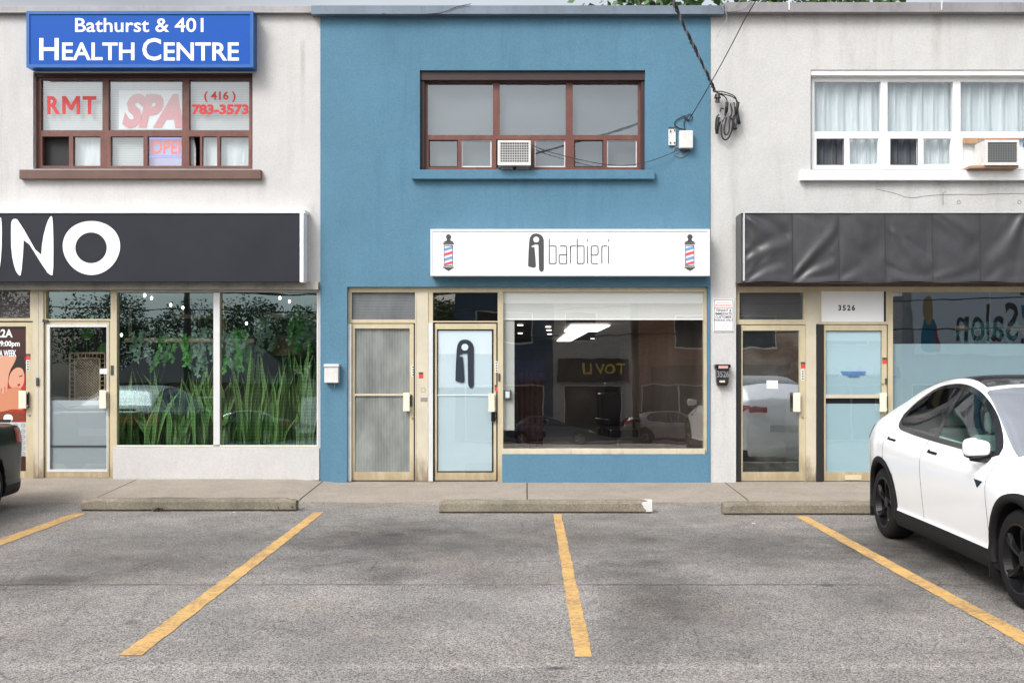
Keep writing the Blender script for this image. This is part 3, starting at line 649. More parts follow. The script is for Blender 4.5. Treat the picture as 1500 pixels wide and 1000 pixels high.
for i,c in enumerate(cells):
    if i==5: continue
    pane(*c,YW+.035,m_glass_up,W)
    if i in (3,4,6,7,8): frame(c[0]-.5,c[1]-.5,c[2]+.5,c[3]+.5,[(c[0]+1.6,c[1]+1.6,c[2]-1.6,c[3]-1.6)],YW+.02,YW+.03).build('sash_bead',m_brown_dk if i in(3,7) else m_silver,W)
for c in cells[:3]: sheet(c[0]-3,c[1]-3,c[2]+3,c[3]+3,YW+.10,paint('grey_shade_%d'%c[0],(.105,.125,.135),.8,0,.16,1.2),W,'blind')
for i in (3,4,6,7,8): sheet(cells[i][0]-2.4,cells[i][1]-3,cells[i][2]+2.4,cells[i][3]+3,YW+.16,paint('shade_low_%d'%i,(.10,.12,.13),.8,0,.12,2),W,'blind')
room(608,952,98,Z(252),2.0,m_room_mid,BB)
# shop front
cellsB=[(515,428,608,468),(634,428,729,470),(737,427,1031,657),(512,473,608,710),(634,472,729,710),(735.5,665.5,1037.5,712)]
S=frame(509,420.5,1036.5,705.5,cellsB,YR,YR+.09).build('shopfront_frame',m_beige,BB,bevel=.004)
pane(515,428,608,468,YR+.04,m_reedh,S); pane(634,428,729,470,YR+.05,m_glass_dk,S); pane(737,427,1031,657,YR+.05,m_glass_dk,S)
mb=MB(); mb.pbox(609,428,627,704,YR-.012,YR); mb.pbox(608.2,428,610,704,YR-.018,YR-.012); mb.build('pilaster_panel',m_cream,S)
mb=MB(); mb.pbox(509.5,474,514.5,704.5,YR-.03,YR-.002); mb.pbox(627.5,473,634,704.5,YR-.03,YR-.002); mb.build('door_jamb_cover',m_silver,S)
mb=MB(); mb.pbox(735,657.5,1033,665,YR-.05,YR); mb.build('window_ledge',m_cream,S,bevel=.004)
stickers(613.5,545,YR-.012,S)
mb=MB(); y=YR-.012
mb.ring(X(620,y),Z(571,y),.034,.026,y-.001,.001,0,seg=18)
mb.build('sticker',[flat('sticker_grey',(.3,.28,.24),.6)],S); mb=MB(); mb.pbox(616,582,626,588,y-.003,y-.001); mb.build('sticker',flat('sticker_grey2',(.25,.24,.22),.6),S)
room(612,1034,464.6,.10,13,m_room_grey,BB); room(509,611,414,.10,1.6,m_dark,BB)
d1,y=door_leaf(515,474,606,703,519.5,481,600,691,BB,m_reed)
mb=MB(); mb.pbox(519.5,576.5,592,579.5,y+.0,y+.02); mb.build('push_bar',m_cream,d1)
push_plate(590.5,575,600,602,y,d1); keyhole(604,612,y,d1); stickers(603,535,y,d1,'w')
mb=MB(); mb.pbox(606,474,608.2,703,YR+.004,YR+.04); mb.build('door_gap_seal',m_black,S)
mb=MB(); mb.pbox(600.5,578,604,595,y-.01,y); mb.build('latch',m_charcoal,d1,bevel=.003)
mb=MB(); mb.pbox(522,489,542,496,y+.06,y+.09); mb.build('door_closer',m_charcoal,d1,bevel=.01)
d2,y=door_leaf(637,474,727,703,640,482,723,692,BB,m_glass)
sheet(641.8,484,720.5,689.5,y+.032,m_film,d2,'film'); sheet(636,480,728,694,y+.06,m_black,d2,'backing')
mb=MB(); mb.pbox(641,577.5,716,579.5,y+.020,y+.024); mb.build('push_bar',flat('pale_bar',(.66,.76,.80),.3),d2)
push_plate(715.5,576,724.5,603,y,d2); stickers(725,529,y,d2,'w'); stickers(724.5,563.5,y,d2)
mb=MB(); mb.pbox(719.5,603,725.5,617,y-.045,y-.0); mb.tube([(X(726,y),y-.03,Z(603,y)),(X(727.5,y),y-.045,Z(609,y)),(X(725,y),y-.03,Z(616,y))],.006,8); mb.build('smart_lock',m_blackgl,d2,bevel=.004)
mb=MB(); mb.pbox(729.8,547,732.8,558,YR-.012,YR); mb.build('strike_plate',m_charcoal,S,bevel=.002)
def logo(px0,py0,px1,py1,y,dark,light,parent):
    q=lambda a,b:(X(px0+(px1-px0)*a,y),Z(py0+(py1-py0)*b,y))
    pts=[(0,.84),(.03,.5),(.07,.22),(.11,.12),(.2,.05),(.33,.012),(.5,0),(.68,.008),(.83,.04),(.94,.09),(1,.17),(1,.5),(1,.93),(.96,.975),(.87,1),(.78,.99),(.71,.955),(.69,.9),(.66,.29),(.40,.285),(.37,.305),(.24,.312),(.22,.345),(.27,.36),(.40,.352),(.44,.5),(.50,.84),(.47,.875),(.40,.89),(.28,.888),(.12,.868),(.02,.855)]
    mb=MB(); mb.poly([q(a,b) for a,b in pts],y,.002); mb.build('logo',dark,parent)
    mb=MB(); c=q(.52,.16); r=abs(X(px1,y)-X(px0,y))*.185
    mb.poly([(c[0]+r*math.cos(t*math.pi/16),c[1]+r*math.sin(t*math.pi/16)) for t in range(32)],y-.003,.001); mb.build('logo_dot',light,parent)
logo(667,497,694,568,y+.019,m_navy,m_film,d2)
# intercom on the window, blind and box behind the glass
mb=MB(); y=YR+.045; mb.pbox(737.5,571,749,585,y-.03,y); mb.pbox(740.5,573,746.5,582.5,y-.034,y-.03,1); mb.build('intercom',[m_charcoal,flat('intercom_grey',(.55,.6,.62),.3)],S,bevel=.002)
def fabric():
    t=NT('mint_blind_fabric'); t.n.remove(t.b); d=t.n.new('ShaderNodeBsdfDiffuse'); d.inputs[0].default_value=(.90,.94,.92,1); r=t.n.new('ShaderNodeBsdfTranslucent'); r.inputs[0].default_value=(.85,.9,.86,1)
    m=t.n.new('ShaderNodeMixShader'); m.inputs[0].default_value=.12; t.l.new(d.outputs[0],m.inputs[1]); t.l.new(r.outputs[0],m.inputs[2]); t.l.new(m.outputs[0],t.out.inputs[0]); return t.mat
m_fabric=fabric()
mb=MB(); y=YR+.06; mb.box(X(733,y),X(1035,y),y,y+.003,Z(467,y),Z(420,y)); mb.box(X(733,y),X(1035,y),y-.008,y+.010,Z(468.5,y),Z(467,y)); mb.build('roller_blind',m_fabric,S)
sheet(733,466,753.5,630,YR+.07,m_fabric,S,'side_panel')
room(612,1034,414,2.42,.9,m_room_grey,BB,m_room_grey,name='ceiling_void')
# barber interior
def bench(name,label,cat,x,y,z,parts): 
    e=empty(name,(x,y,z),0,label,cat)
    for nm,fn,mt in parts: b=MB(); fn(b); b.build(nm,mt,e,bevel=.01)
    return e
bench('storage_box','white storage box on the floor inside the barber window','box',X(748,14.6),14.6,.10,[('box_body',lambda b:b.box(-.13,.13,-.1,.1,0,.26),m_signwhite),('box_lid',lambda b:b.box(-.14,.14,-.11,.11,.262,.30),m_plastic_w)])
ceil_y=16.4
m_lamp=emit('panel_light',(1,.97,.92),4.2)
def ceiling_panel(px0,px1,label,y0,y1):
    zz=2.375; mb=MB(); xa,xb=X(px0,17.5),X(px1,17.5); mb.box(xa,xb,y0,y1,zz-.02,zz); return tag(mb.build('ceiling_light',m_lamp),label,'ceiling light','panel lights in the barber shop ceiling')
ceiling_panel(830,882,'bright wide light panel on the barber shop ceiling',15.85,18.6)
ceiling_panel(838,868,'narrower light panel on the barber ceiling just behind the wide one',18.65,26)
for k,(px,yy) in enumerate(((762,15.9),(803,16.6),(804,18.2),(805,20.5),(868,24),(762,20))):
    zz=2.38; mb=MB(); mb.tube([(X(px,yy),yy,zz),(X(px,yy),yy,zz-.02)],.05,14); tag(mb.build('downlight',emit('downlight_%d'%k,(1,.95,.85),2.5)),'small round downlight in the barber shop ceiling, '+('nearest the glass at the left','second nearest the glass','beside the square panel','right behind the square panel','deepest, at the right','deep in the left corner')[k],'downlight','downlights in the barber shop ceiling')
# barber chair silhouettes
def barber_chair(x,y,label):
    e=empty('barber_chair',(x,y,.10),R(20),label,'chair','barber chairs')
    b=MB(); b.tube([(0,0,.0),(0,0,.04),(0,0,.045),(0,0,.42)],[.30,.28,.05,.05],18); b.build('pedestal',m_steel,e,smooth=False)
    b=MB(); b.box(-.27,.27,-.26,.26,.42,.56); b.build('seat',m_leath,e,bevel=.04)
    b=MB(); b.box(-.25,.25,.22,.34,.57,1.15); b.build('backrest',m_leath,e,bevel=.04)
    b=MB(); b.box(-.13,.13,.25,.33,1.17,1.32); b.build('headrest',m_leath,e,bevel=.03)
    for s in(-1,1): b=MB(); b.box(s*.29-.035,s*.29+.035,-.25,.25,.66,.73); b.box(s*.29-.02,s*.29+.02,-.05,.05,.5,.66); b.build('armrest',m_leath,e,bevel=.02)
m_leath=flat('black_leather',(.02,.018,.017),.35)
barber_chair(X(770,16.3),16.3,'black barber chair nearest the left side of the barber window'); barber_chair(X(905,16.6),16.6,'black barber chair deeper in the middle of the barber shop')
# brown drape inside
mb=MB(); xa,xb=X(757,14.9),X(795,14.9); mb.grid(lambda u,v:(xa+(xb-xa)*u,14.9+.03*math.sin(u*30),.5+1.1*v),30,2); tag(mb.build('brown_curtain',flat('maroon_cloth',(.09,.035,.025),.8),smooth=True),'dark maroon curtain hanging inside the barber shop at the left','curtain')

# ================================================================ RIGHT BUILDING
BR=empty('salon_building',(X(1300),14,.08),0,'two storey pale grey stucco building at the right with a black awning','building')
wall('wall',1041,10,1900,706.5,[(1188,102,1720,248.5),(1078.5,419,1890,712)],D+.015,.24,m_white_wall2,BR)
coping(1060,1900,3.5,18,m_coping,BR,13.80)
mb=MB(); mb.box(X(1152),X(1154),13.785,13.80,Z(19),Z(3)); mb.box(X(1374),X(1375.5),13.785,13.80,Z(19),Z(3)); mb.build('coping_seam',m_silver,BR)
bays=[(1193,1290),(1300,1396),(1407,1503),(1514,1610),(1621,1716)]
cells=[(a,120,b,193) for a,b in bays]
low=[(1196,203,1237,242),(1244,203,1287,242),(1304,203,1345,242),(1352,203,1393,242),(1410,203,1500,243),(1517,203,1560,242),(1566,203,1608,242),(1624,203,1668,242),(1674,203,1714,242)]
W=frame(1188.5,102.5,1720,248,cells+low,YW-.02,YW+.05).build('window',m_winwhite,BR,bevel=.005)
mb=MB(); mb.pbox(1188,103,1719,110.5,YW-.10,YW-.022); mb.pbox(1188,110.5,1719,113,YW-.06,YW-.022); mb.build('window_head',m_winwhite,W,bevel=.003)
mb=MB(); mb.pbox(1173,250,1735,264,13.83,14.03); mb.build('window_sill',m_winwhite,W,bevel=.006)
mb=MB(); mb.pbox(1173,248.5,1735,250,13.84,14.03); mb.build('sill_flashing',m_silver,W)
for c in cells+low:
    if c[0] in (1410,1196,1304): continue
    pane(*c,YW+.015,m_glass_up,W)
for i,c in enumerate(low):
    if i!=4: frame(c[0]-.3,c[1]-.3,c[2]+.3,c[3]+.3,[(c[0]+1.3,c[1]+1.3,c[2]-1.3,c[3]-1.3)],YW-.0,YW+.012).build('sash_bead',m_charcoal if i in(0,2) else m_winwhite,W)
sheet(1406,200,1503,245,YW+.03,m_winwhite,W,'infill_board',.02)
def drape(px0,px1,py0,py1,y,mat,parent,folds):
    xa,xb=X(px0,y),X(px1,y); za,zb=Z(py1,y),Z(py0,y); mb=MB()
    mb.grid(lambda u,v:(xa+(xb-xa)*u, y+.02*math.sin(u*folds*6.28+.6*math.sin(v*3))+.008*math.sin(u*folds*15), za+(zb-za)*v),int(folds*14),6); return mb.build('curtain',mat,parent,smooth=True)
for k,c in enumerate(cells): drape(c[0]-4,c[2]+4,115,197,YW+.12,m_curtain,W,4.5+k%2)
m_dcurt=flat('dark_curtain',(.085,.095,.11),.8)
for c,m in ((low[0],m_dcurt),(low[1],m_curtain),(low[2],m_dcurt),(low[3],m_curtain),(low[5],m_curtain),(low[6],m_curtain)): drape(c[0]-3,c[2]+3,198,248,YW+.13,m,W,3)
room(1182,1725,98,Z(252),2.2,m_room_mid,BR)
# ground floor
cellsC=[(1083,428,1177,468),(1203,426.5,1298,471),(1308,427.5,1515,655),(1522,427.5,1700,655),(1083,475,1180,712),(1204,475,1301,712),(1308,662,1890,712)]
S=frame(1078.5,420,1880,706,cellsC,YR,YR+.09).build('shopfront_frame',m_beige,BR,bevel=.004)
wall('bulkhead',1308,661,1880,707,[],D+.01,.12,m_white_wall2,BR)
mb=MB(); mb.pbox(1078.5,413.5,1880,419.5,13.86,13.93); mb.build('fascia_board',paint('brown_fascia',(.16,.13,.10),.7,0,.3,3,((.05,.04,.03),.6)),BR)
pane(1083,428,1177,468,YR+.05,m_glass,S); sheet(1080,426,1180,470,YR+.10,m_blind_g,S,'blind')
mb=MB(); mb.pbox(1201,425,1296.5,472.5,YR+.02,YR+.04); mb.build('number_panel',m_signwhite,S)
txt('3526',1228,446.5,1252.5,455,YR+.018,m_navy,S,bold=.035,spacing=1.35)
mb=MB(); mb.pbox(1295,426.5,1297.8,471,YR+.012,YR+.02); mb.build('panel_gasket',m_black,S)
pane(1308,427.5,1515,655,YR+.05,m_glass_sal,S); pane(1522,427.5,1700,655,YR+.05,m_glass_sal,S)
mb=MB(); mb.pbox(1304,503.5,1710,660,YR+.068,YR+.072); mb.build('film',m_film2,S)
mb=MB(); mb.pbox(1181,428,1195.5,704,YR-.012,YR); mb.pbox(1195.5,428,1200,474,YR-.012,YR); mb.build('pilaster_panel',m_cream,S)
mb=MB(); mb.pbox(1079,475,1084.5,705,YR-.03,YR-.002); mb.pbox(1196.5,475,1205.5,705,YR-.03,YR-.002); mb.build('door_jamb_cover',m_black,S)
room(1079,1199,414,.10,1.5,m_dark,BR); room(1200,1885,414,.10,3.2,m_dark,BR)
d1,y=door_leaf(1085.5,476,1179.5,704,1088,484,1171,691,BR,m_glass_wet)
push_plate(1162,575,1172.5,603,y,d1,m_plate); stickers(1173,530,y,d1); stickers(1173.5,541,y,d1,'w'); keyhole(1175.5,611,y,d1)
sheet(1123,557,1139.5,569,y+.021,m_signwhite,d1,'notice_card')
d2,y=door_leaf(1207,476,1299,704,1209.5,484,1292,691,BR,m_glass)
sheet(1209,485,1290,580,y+.034,m_film2,d2,'film'); sheet(1209,591,1290,692,y+.034,m_film2,d2,'film'); sheet(1205,480,1296,695,y+.06,m_black,d2,'backing')
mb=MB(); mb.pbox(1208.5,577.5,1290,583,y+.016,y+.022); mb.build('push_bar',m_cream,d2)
random.seed(12); mb=MB()
for k,(a,b) in enumerate(((1232,1268),(1234,1267),(1242,1259))):
    xx=a
    while xx<b:
        wd=random.uniform(1.2,4.2); mb.pbox(xx,543.6+k*3.1,min(xx+wd,b),545.5+k*3.1,y+.018,y+.022); xx+=wd+.7
mb.build('notice_lines',flat('blue_notice',(.05,.18,.55),.5),d2)
push_plate(1289,575,1299,603,y,d2); stickers(1292.5,523.5,y,d2); keyhole(1293,562,y,d2); mb=MB(); mb.pbox(1296.8,554,1299,563,y-.012,y); mb.build('latch_guard',m_charcoal,d2)
mb=MB(); mb.pbox(1238,695.5,1262,702.5,y-.01,y); mb.pbox(1240,697.5,1260,698.5,y-.014,y-.01); mb.build('mail_slot',paint('brass',(.74,.66,.45),.3,.2,.1,5),d2,bevel=.002)
# ================================================================ SIGNS
def sign_box(name,px0,py0,px1,py1,yf,yb,rim,mf,mface,label,inset=.012,cat='sign'):
    e=empty(name,(X((px0+px1)/2,yf),yb,Z(py1,yf)),0,label,cat)
    frame(px0,py0,px1,py1,[(px0+rim,py0+rim,px1-rim,py1-rim)],yf,yf+.03).build('sign_frame',mf,e,bevel=.003)
    MB().pbox(px0+.4,py0+.4,px1-.4,py1-.4,yf+.0305,yb).build('sign_cabinet',mf,e)
    MB().pbox(px0+rim-.5,py0+rim-.5,px1-rim+.5,py1-rim+.5,yf+inset,yf+.03).build('sign_face',mface,e)
    return e,yf+inset
def T(s,px0,py0,px1,py1,y,mat,parent,name='lettering',**k):
    mb=MB(); text_mesh(s,(X(px0,y),Z(py1,y),X(px1,y),Z(py0,y)),y,mb,**k); return mb.build(name,mat,parent)
# health centre
e,y=sign_box('shop_sign',38.5,16.5,371,99,13.70,13.93,4.5,m_signblue_f,m_signblue,'blue HEALTH CENTRE sign box above the brown upstairs window')
y-=.003
T('Bathurst & 401',110,26.5,298,47.5,y,m_letterwhite,e,bold=.012)
bt=88.5
T('H',57.5,56,86,bt,y,m_letterwhite,e,bold=.016); T('EALTH',91,62.5,197,bt,y,m_letterwhite,e,bold=.018); T('C',208.5,56,236,bt+.6,y,m_letterwhite,e,bold=.016); T('ENTRE',240,62.5,350,bt+.6,y,m_letterwhite,e,bold=.018)
rebase(e)
# black sign
e,y=sign_box('shop_sign',-420,312.5,438.5,412.5,13.66,13.925,1.5,m_signblack,m_signblack,'long charcoal sign box with big white letters NO above the plant shop',.006)
mb=MB(); mb.pbox(439,311,444.5,413,13.665,13.92); mb.pbox(-420,307,447,312,13.70,13.925); mb.build('white_end_cap',m_signwhite,e)
y-=.003; mb=MB(); P=lambda L:[(X(a,y),Z(b,y)) for a,b in L]
N_=[(16,331),(17,323),(21,320),(27,322),(60,380),(62,352),(69,325),(75,315),(77.5,321),(78.5,360),(78,403),(74,403),(68,398),(35,345),(34,372),(31,403),(28,404),(22,395),(16.5,370)]
mb.poly(P(chaikin(N_,1,True)),y,.002)
mb.poly(P(chaikin([(-6,403),(-14,398),(-12,390),(-4,360),(-1,322),(1.5,317),(3,330),(2.5,370),(-1,398)],1,True)),y,.002)
mb.poly(P(chaikin([(-60,400),(-66,360),(-64,322),(-58,318),(-52,324),(-52,370),(-38,392),(-14,384),(-8,392),(-12,402),(-34,405)],1,True)),y,.002)
n=len(mb.v); seg=56
for i in range(seg):
    t=2*math.pi*i/seg; ro=(1+.02*math.sin(3*t))
    mb.v.append((X(134+42*ro*math.cos(t),y),y-.002,Z(362.5-39.5*ro*math.sin(t),y))); mb.v.append((X(133.5+23*math.cos(t),y),y-.002,Z(363-22.5*math.sin(t),y)))
for i in range(seg): a=n+2*i; b=n+2*((i+1)%seg); mb.f.append((a,b,b+1,a+1)); mb.m.append(0)
mb.build('lettering',m_letterwhite,e); rebase(e)
# barber sign
e,y=sign_box('shop_sign',630.5,335.5,1040,404,13.67,13.895,3.2,m_signframe,m_signwhite,'white light box sign reading barbieri with a striped pole at each end',.010)
y-=.003
logo(773.5,342,796.5,398,y,m_charcoal,m_signwhite,e)
mb=MB(); wd=.0125
def st(L,it=2,r=True):
    pts=L if not r else chaikin(L,it); stroke(mb,[(X(a,y),Z(b,y)) for a,b in pts],wd,y-.001)
B0,XH,AS=386,360.3,350
def bb(x): st([(x,AS),(x,B0)],0); st([(x,XH+.0),(x+6,XH),(x+10,XH),(x+10,XH+5),(x+10,B0-5),(x+10,B0),(x+6,B0),(x,B0)],3)
def aa(x): st([(x+1,XH),(x+6,XH),(x+11,XH),(x+11,XH+5),(x+11,B0)],3); st([(x+11,B0),(x+5,B0),(x,B0),(x,B0-5),(x,B0-8),(x,B0-13),(x+5,B0-13),(x+11,B0-13)],3)
def rr(x): st([(x,XH),(x,B0)],0); st([(x,XH+6),(x,XH),(x+5,XH),(x+8,XH)],2)
def ii(x): st([(x,XH),(x,B0)],0); st([(x,AS+.5),(x,AS+4)],0)
def ee(x): st([(x,B0-12.5),(x+10,B0-12.5),(x+10,XH+6),(x+10,XH),(x+5,XH),(x,XH),(x,XH+6),(x,B0-6),(x,B0),(x+5,B0),(x+10,B0)],3)
bb(804.5);aa(819);rr(835.5);bb(845.5);ii(860.5);ee(866);rr(881.5);ii(891.5)
mb.build('lettering',m_charcoal,e)
def pole_icon(px,parent):
    def P(L): return [(X(px+a,y),Z(b,y)) for a,b in L]
    k=MB(); c=(X(px+.6,y),Z(347,y)); r=.037
    k.poly([(c[0]+r*math.cos(t*math.pi/12),c[1]+r*math.sin(t*math.pi/12)) for t in range(24)],y,.0015)
    k.poly(P([(-2,350),(3,350),(3.5,352.5),(7,354),(8,355.5),(-7,355.5),(-6,354),(-2.5,352.5)]),y,.001); k.poly(P([(-7.5,356),(8.3,356),(8.3,357.8),(-7.5,357.8)]),y,.001)
    k.poly(P([(-6.5,359),(7,359),(7,360),(-6.5,360)]),y,.001); k.poly(P([(-6.5,388.5),(7,388.5),(7,389.6),(-6.5,389.6)]),y,.001)
    k.poly(P([(-7.5,390.8),(8.3,390.8),(8.3,392.4),(-7.5,392.4)]),y,.001); k.poly(P([(-6,392.8),(6.8,392.8),(4,395),(1.6,396),(.8,398),(.0,396),(-3,395)]),y,.001)
    k.poly(P([(-6.4,360.2),(-5.6,360.2),(-5.6,388.4),(-6.4,388.4)]),y,.001); k.poly(P([(6.2,360.2),(7,360.2),(7,388.4),(6.2,388.4)]),y,.001)
    cb=(-5.4,6.0)
    for i,b in enumerate((362,369.3,376.6,383.9,391.2)):
        L=[(cb[0],b+1.6),(cb[1],b-1.8),(cb[1],b+2.2),(cb[0],b+5.6)]; L=[(a,max(360.3,min(388.2,q))) for a,q in L]
        if L[0][1]>=388 : continue
        k.poly(P(L),y,.001,1+(1-i%2) if i else 2)
    k.build('barber_pole_picture',[m_charcoal,m_redico,m_blueico],parent)
pole_icon(656.5,e); pole_icon(1010,e); rebase(e)
# parking notice
e=empty('parking_notice',(X(1060),13.895,Z(486)),0,'white TENANT & IMMEDIATE CUSTOMER parking notice screwed to the pale pillar','notice')
yy=D+.012; mb=MB(); mb.pbox(1045,438,1075,486,yy-.008,yy); mb.build('plate',m_signwhite,e,bevel=.002)
frame(1046,439,1074,485,[(1046.7,439.7,1073.3,484.3)],yy-.0095,yy-.008).build('border',m_charcoal,e)
mb=MB()
for k,(wd,h) in enumerate(((10,1.0),(12,1.8),(13,1.8))):
    xx=1060-wd
    while xx<1060+wd:
        g=random.uniform(1.2,3); mb.pbox(xx,442.5+k*3.6,min(xx+g,1060+wd),442.5+k*3.6+h,yy-.010,yy-.008); xx+=g+.6
mb.build('red_lines',flat('faded_red',(.75,.28,.28),.6),e)
for s_,a,b,z0 in (('TENANT &',1048.5,1071.5,452.5),('IMMEDIATE',1048,1072,457.4),('CUSTOMER',1048,1072,462.3)): T(s_,a,z0,b,z0+3.9,yy-.010,m_charcoal,e,bold=.02)
T('PARKING ONLY',1046.8,467.2,1073.4,470.4,yy-.010,m_charcoal,e,bold=.02)
mb=MB()
for k in range(4): mb.pbox(1052,474.5+k*2.3,1068,475.1+k*2.3,yy-.010,yy-.008)
mb.build('small_print',flat('print_grey',(.5,.5,.5),.6),e); rebase(e)
# ================================================================ AWNING
e=empty('awning',(X(1300),13.9,Z(413)),0,'long wrinkled black vinyl awning over the salon shop front','awning')
seams=[1090,1160,1228,1296,1365,1435,1507,1580,1660]
FOLDS=[(0,0,0,.55,.55,.10,-.034),(0,0,0,.9,.32,.09,.022),(0,0,.62,.9,.30,.10,.028),(0,0,1,.7,.72,.06,.020),(0,0,.5,.25,.7,.14,-.030),
 (1,0,1,.95,.18,.08,-.034),(1,0,1,.8,.62,.07,.026),(1,0,0,.6,.1,.06,.012),(1,0,1,.9,.9,.05,.018),
 (2,.1,.95,.8,.45,.16,.016),(2,0,0,.7,.25,.12,.012),(2,1,1,.4,.7,.10,-.014),
 (3,.2,.3,.85,.8,.10,-.026),(3,0,.75,.8,.95,.08,.020),(3,.5,.4,1,.6,.08,.016),
 (4,0,.1,.7,.55,.12,.022),(4,0,.9,1,.7,.10,-.016),(4,.3,0,1,.35,.10,-.014),
 (5,1,0,.3,.65,.10,-.026),(5,1,.05,.6,.9,.10,.020),(5,0,1,.6,.7,.10,.014),(6,0,0,.8,.8,.1,.02),(7,1,0,.2,.8,.1,-.02)]
def aw(u,v):
    px=1090+u*570; q=v
    y=13.55-.03*(1-v)*1.0
    # tension folds running from the seam corners
    i=max(j for j in range(len(seams)-1) if px>=seams[j]-1e-6) if px<1659.9 else len(seams)-2
    s=(px-seams[i])/(seams[i+1]-seams[i]); sd=i*3.7
    d=0; t_=1-v
    for (pi,s0,t0,s1,t1,wd,am) in FOLDS:
        if pi!=i: continue
        ax,az,bx,bz=s0,t0*1.45,s1,t1*1.45; L2=(bx-ax)**2+(bz-az)**2; k=((s-ax)*(bx-ax)+(t_*1.45-az)*(bz-az))/L2; kk=min(1,max(0,k))
        q=((s-ax)*-(bz-az)+(t_*1.45-az)*(bx-ax))/math.sqrt(L2); w_=wd*(.35+.9*kk)+.03
        q+=.05*math.sin(3*k+pi)
        d+=am*math.exp(-(q/w_)**2)*(1 if 0<k<1 else math.exp(-((k-kk)/.12)**2))*(1-.35*kk) - am*.55*math.exp(-((q-w_*1.5)/w_)**2)*(1 if 0<k<1 else math.exp(-((k-kk)/.12)**2))
    d*=.72
    d+=.016*mnoise.noise(Vector((px*.014,v*1.1,1)))+.0025*mnoise.noise(Vector((px*.08,v*4,4)))
    d+=-.010*math.exp(-(v/.07)**2)+.008*math.exp(-((1-v)/.06)**2)*math.sin(s*math.pi)
    d*=min(1,min(s,1-s)*7+.2)*min(1,min(v,1-v)*9+.3)
    bul=-.012*math.sin(math.pi*s)
    return Vector((X(px,13.55),y+d+bul,Z(413+1.0*math.sin(px*.06)*(1-v),13.52)+(Z(311.5,13.52)-Z(413,13.52))*v))
def vinyl():
    t=NT('black_vinyl'); n=t.noise(3,5,.65); t.col(t.mix(t.rng(n,.3,.7,0,1),(.032,.033,.036),(.052,.053,.056))); t.set(Roughness=.38); t.b.inputs['Specular IOR Level'].default_value=.55
    t.bump(t.noise(220,2),.12,.002); return t.mat
m_vinyl=vinyl()
mb=MB(); mb.grid(aw,420,44); mb.build('vinyl_front',m_vinyl,e,smooth=True)
mb=MB(); xa=X(1087,13.52)
mb.box(xa-.005,xa+.03,13.57,13.905,Z(413,13.52),Z(311.5,13.52)); mb.box(xa,X(1660,13.55),13.57,13.905,Z(311.5,13.52)-.006,Z(311.5,13.52)); mb.box(xa+.03,X(1660,13.55),13.58,13.905,Z(413,13.52),Z(413,13.52)+.02); mb.build('awning_box',m_vinyl,e)
mb=MB(); mb.box(X(1089,13.53),X(1090.6,13.53),13.52,13.57,Z(411,13.52),Z(312,13.52)); mb.box(X(1086,13.53),X(1660,13.53),13.53,13.56,Z(311.6,13.52),Z(310.6,13.52)); mb.build('edge_rail',m_silver,e)
m_seam=flat('seam_dark',(.02,.02,.022),.5)
for s_ in seams[1:-1]: mb=MB(); mb.tube([aw((s_-1090)/570,v/12)+Vector((0,-.004,0)) for v in range(13)],.006,6); mb.build('seam',m_seam,e); rebase(e)

# ================================================================ WALL FITTINGS
def ac_unit(px0,py0,px1,py1,yf,yb,label,grillemat,side=False):
    e=empty('air_conditioner',(X((px0+px1)/2,yf),yb,Z(py1,yf)),0,label,'air conditioner')
    frame(px0,py0,px1,py1,[(px0+4,py0+3.5,px1-3,py1-4)],yf,yf+.03).build('casing_front',m_plastic_w,e,bevel=.005)
    MB().pbox(px0+.3,py0+.3,px1-.3,py1-.3,yf+.031,yb).build('casing',m_plastic_w,e,bevel=.004)
    mb=MB(); y=yf+.012; n=12
    for i in range(n+1):
        px=px0+4+(px1-px0-7)*i/n; mb.box(X(px,y)-.0035,X(px,y)+.0035,y-.004,y,Z(py1-4,y),Z(py0+3.5,y))
    for i in range(9):
        py=py0+3.5+(py1-py0-7.5)*i/8; mb.box(X(px0+4,y),X(px1-3,y),y-.0075,y-.0042,Z(py,y)-.0035,Z(py,y)+.0035)
    mb.build('grille',grillemat,e)
    MB().pbox(px0+4,py0+3.5,px1-3,py1-4,yf+.022,yf+.03).build('coil',flat('coil_%s'%px0,(.14,.15,.15),.6,.3),e)
    return e
e=ac_unit(729,205.5,777.5,242,13.72,14.10,'white window air conditioner with a square grille in the blue building window',m_plastic_w)
mb=MB(); mb.pbox(734,242.8,752,248.7,13.86,14.0); mb.pbox(756,242.8,775,248.7,13.86,14.0); mb.build('support_block',paint('block_grey',(.34,.34,.33),.7),e); rebase(e)
e=ac_unit(1443,205,1493,242,13.66,14.02,'white window air conditioner on wooden boards in the salon building window',flat('grille_grey',(.20,.21,.21),.5)); 
mb=MB(); mb.pbox(1421,242.4,1492,246,13.70,13.98); mb.build('wooden_board',m_woodor,e); rebase(e)
mb=MB(); mb.pbox(1411,202,1433,210,13.985,14.005); mb.pbox(1433,202,1497,204,13.985,14.005); tag(mb.build('wooden_batten',m_woodor),'orange wooden batten above the salon building air conditioner','batten')
mb=MB(); mb.grid(lambda u,v:(X(1498+5*u,13.985),13.98+.006*math.sin(9*v),Z(216-14*v,13.985)),3,6); tag(mb.build('blue_tape',flat('blue_tape',(.03,.16,.45),.5)),'strip of blue tape on the salon building window at the right','tape')
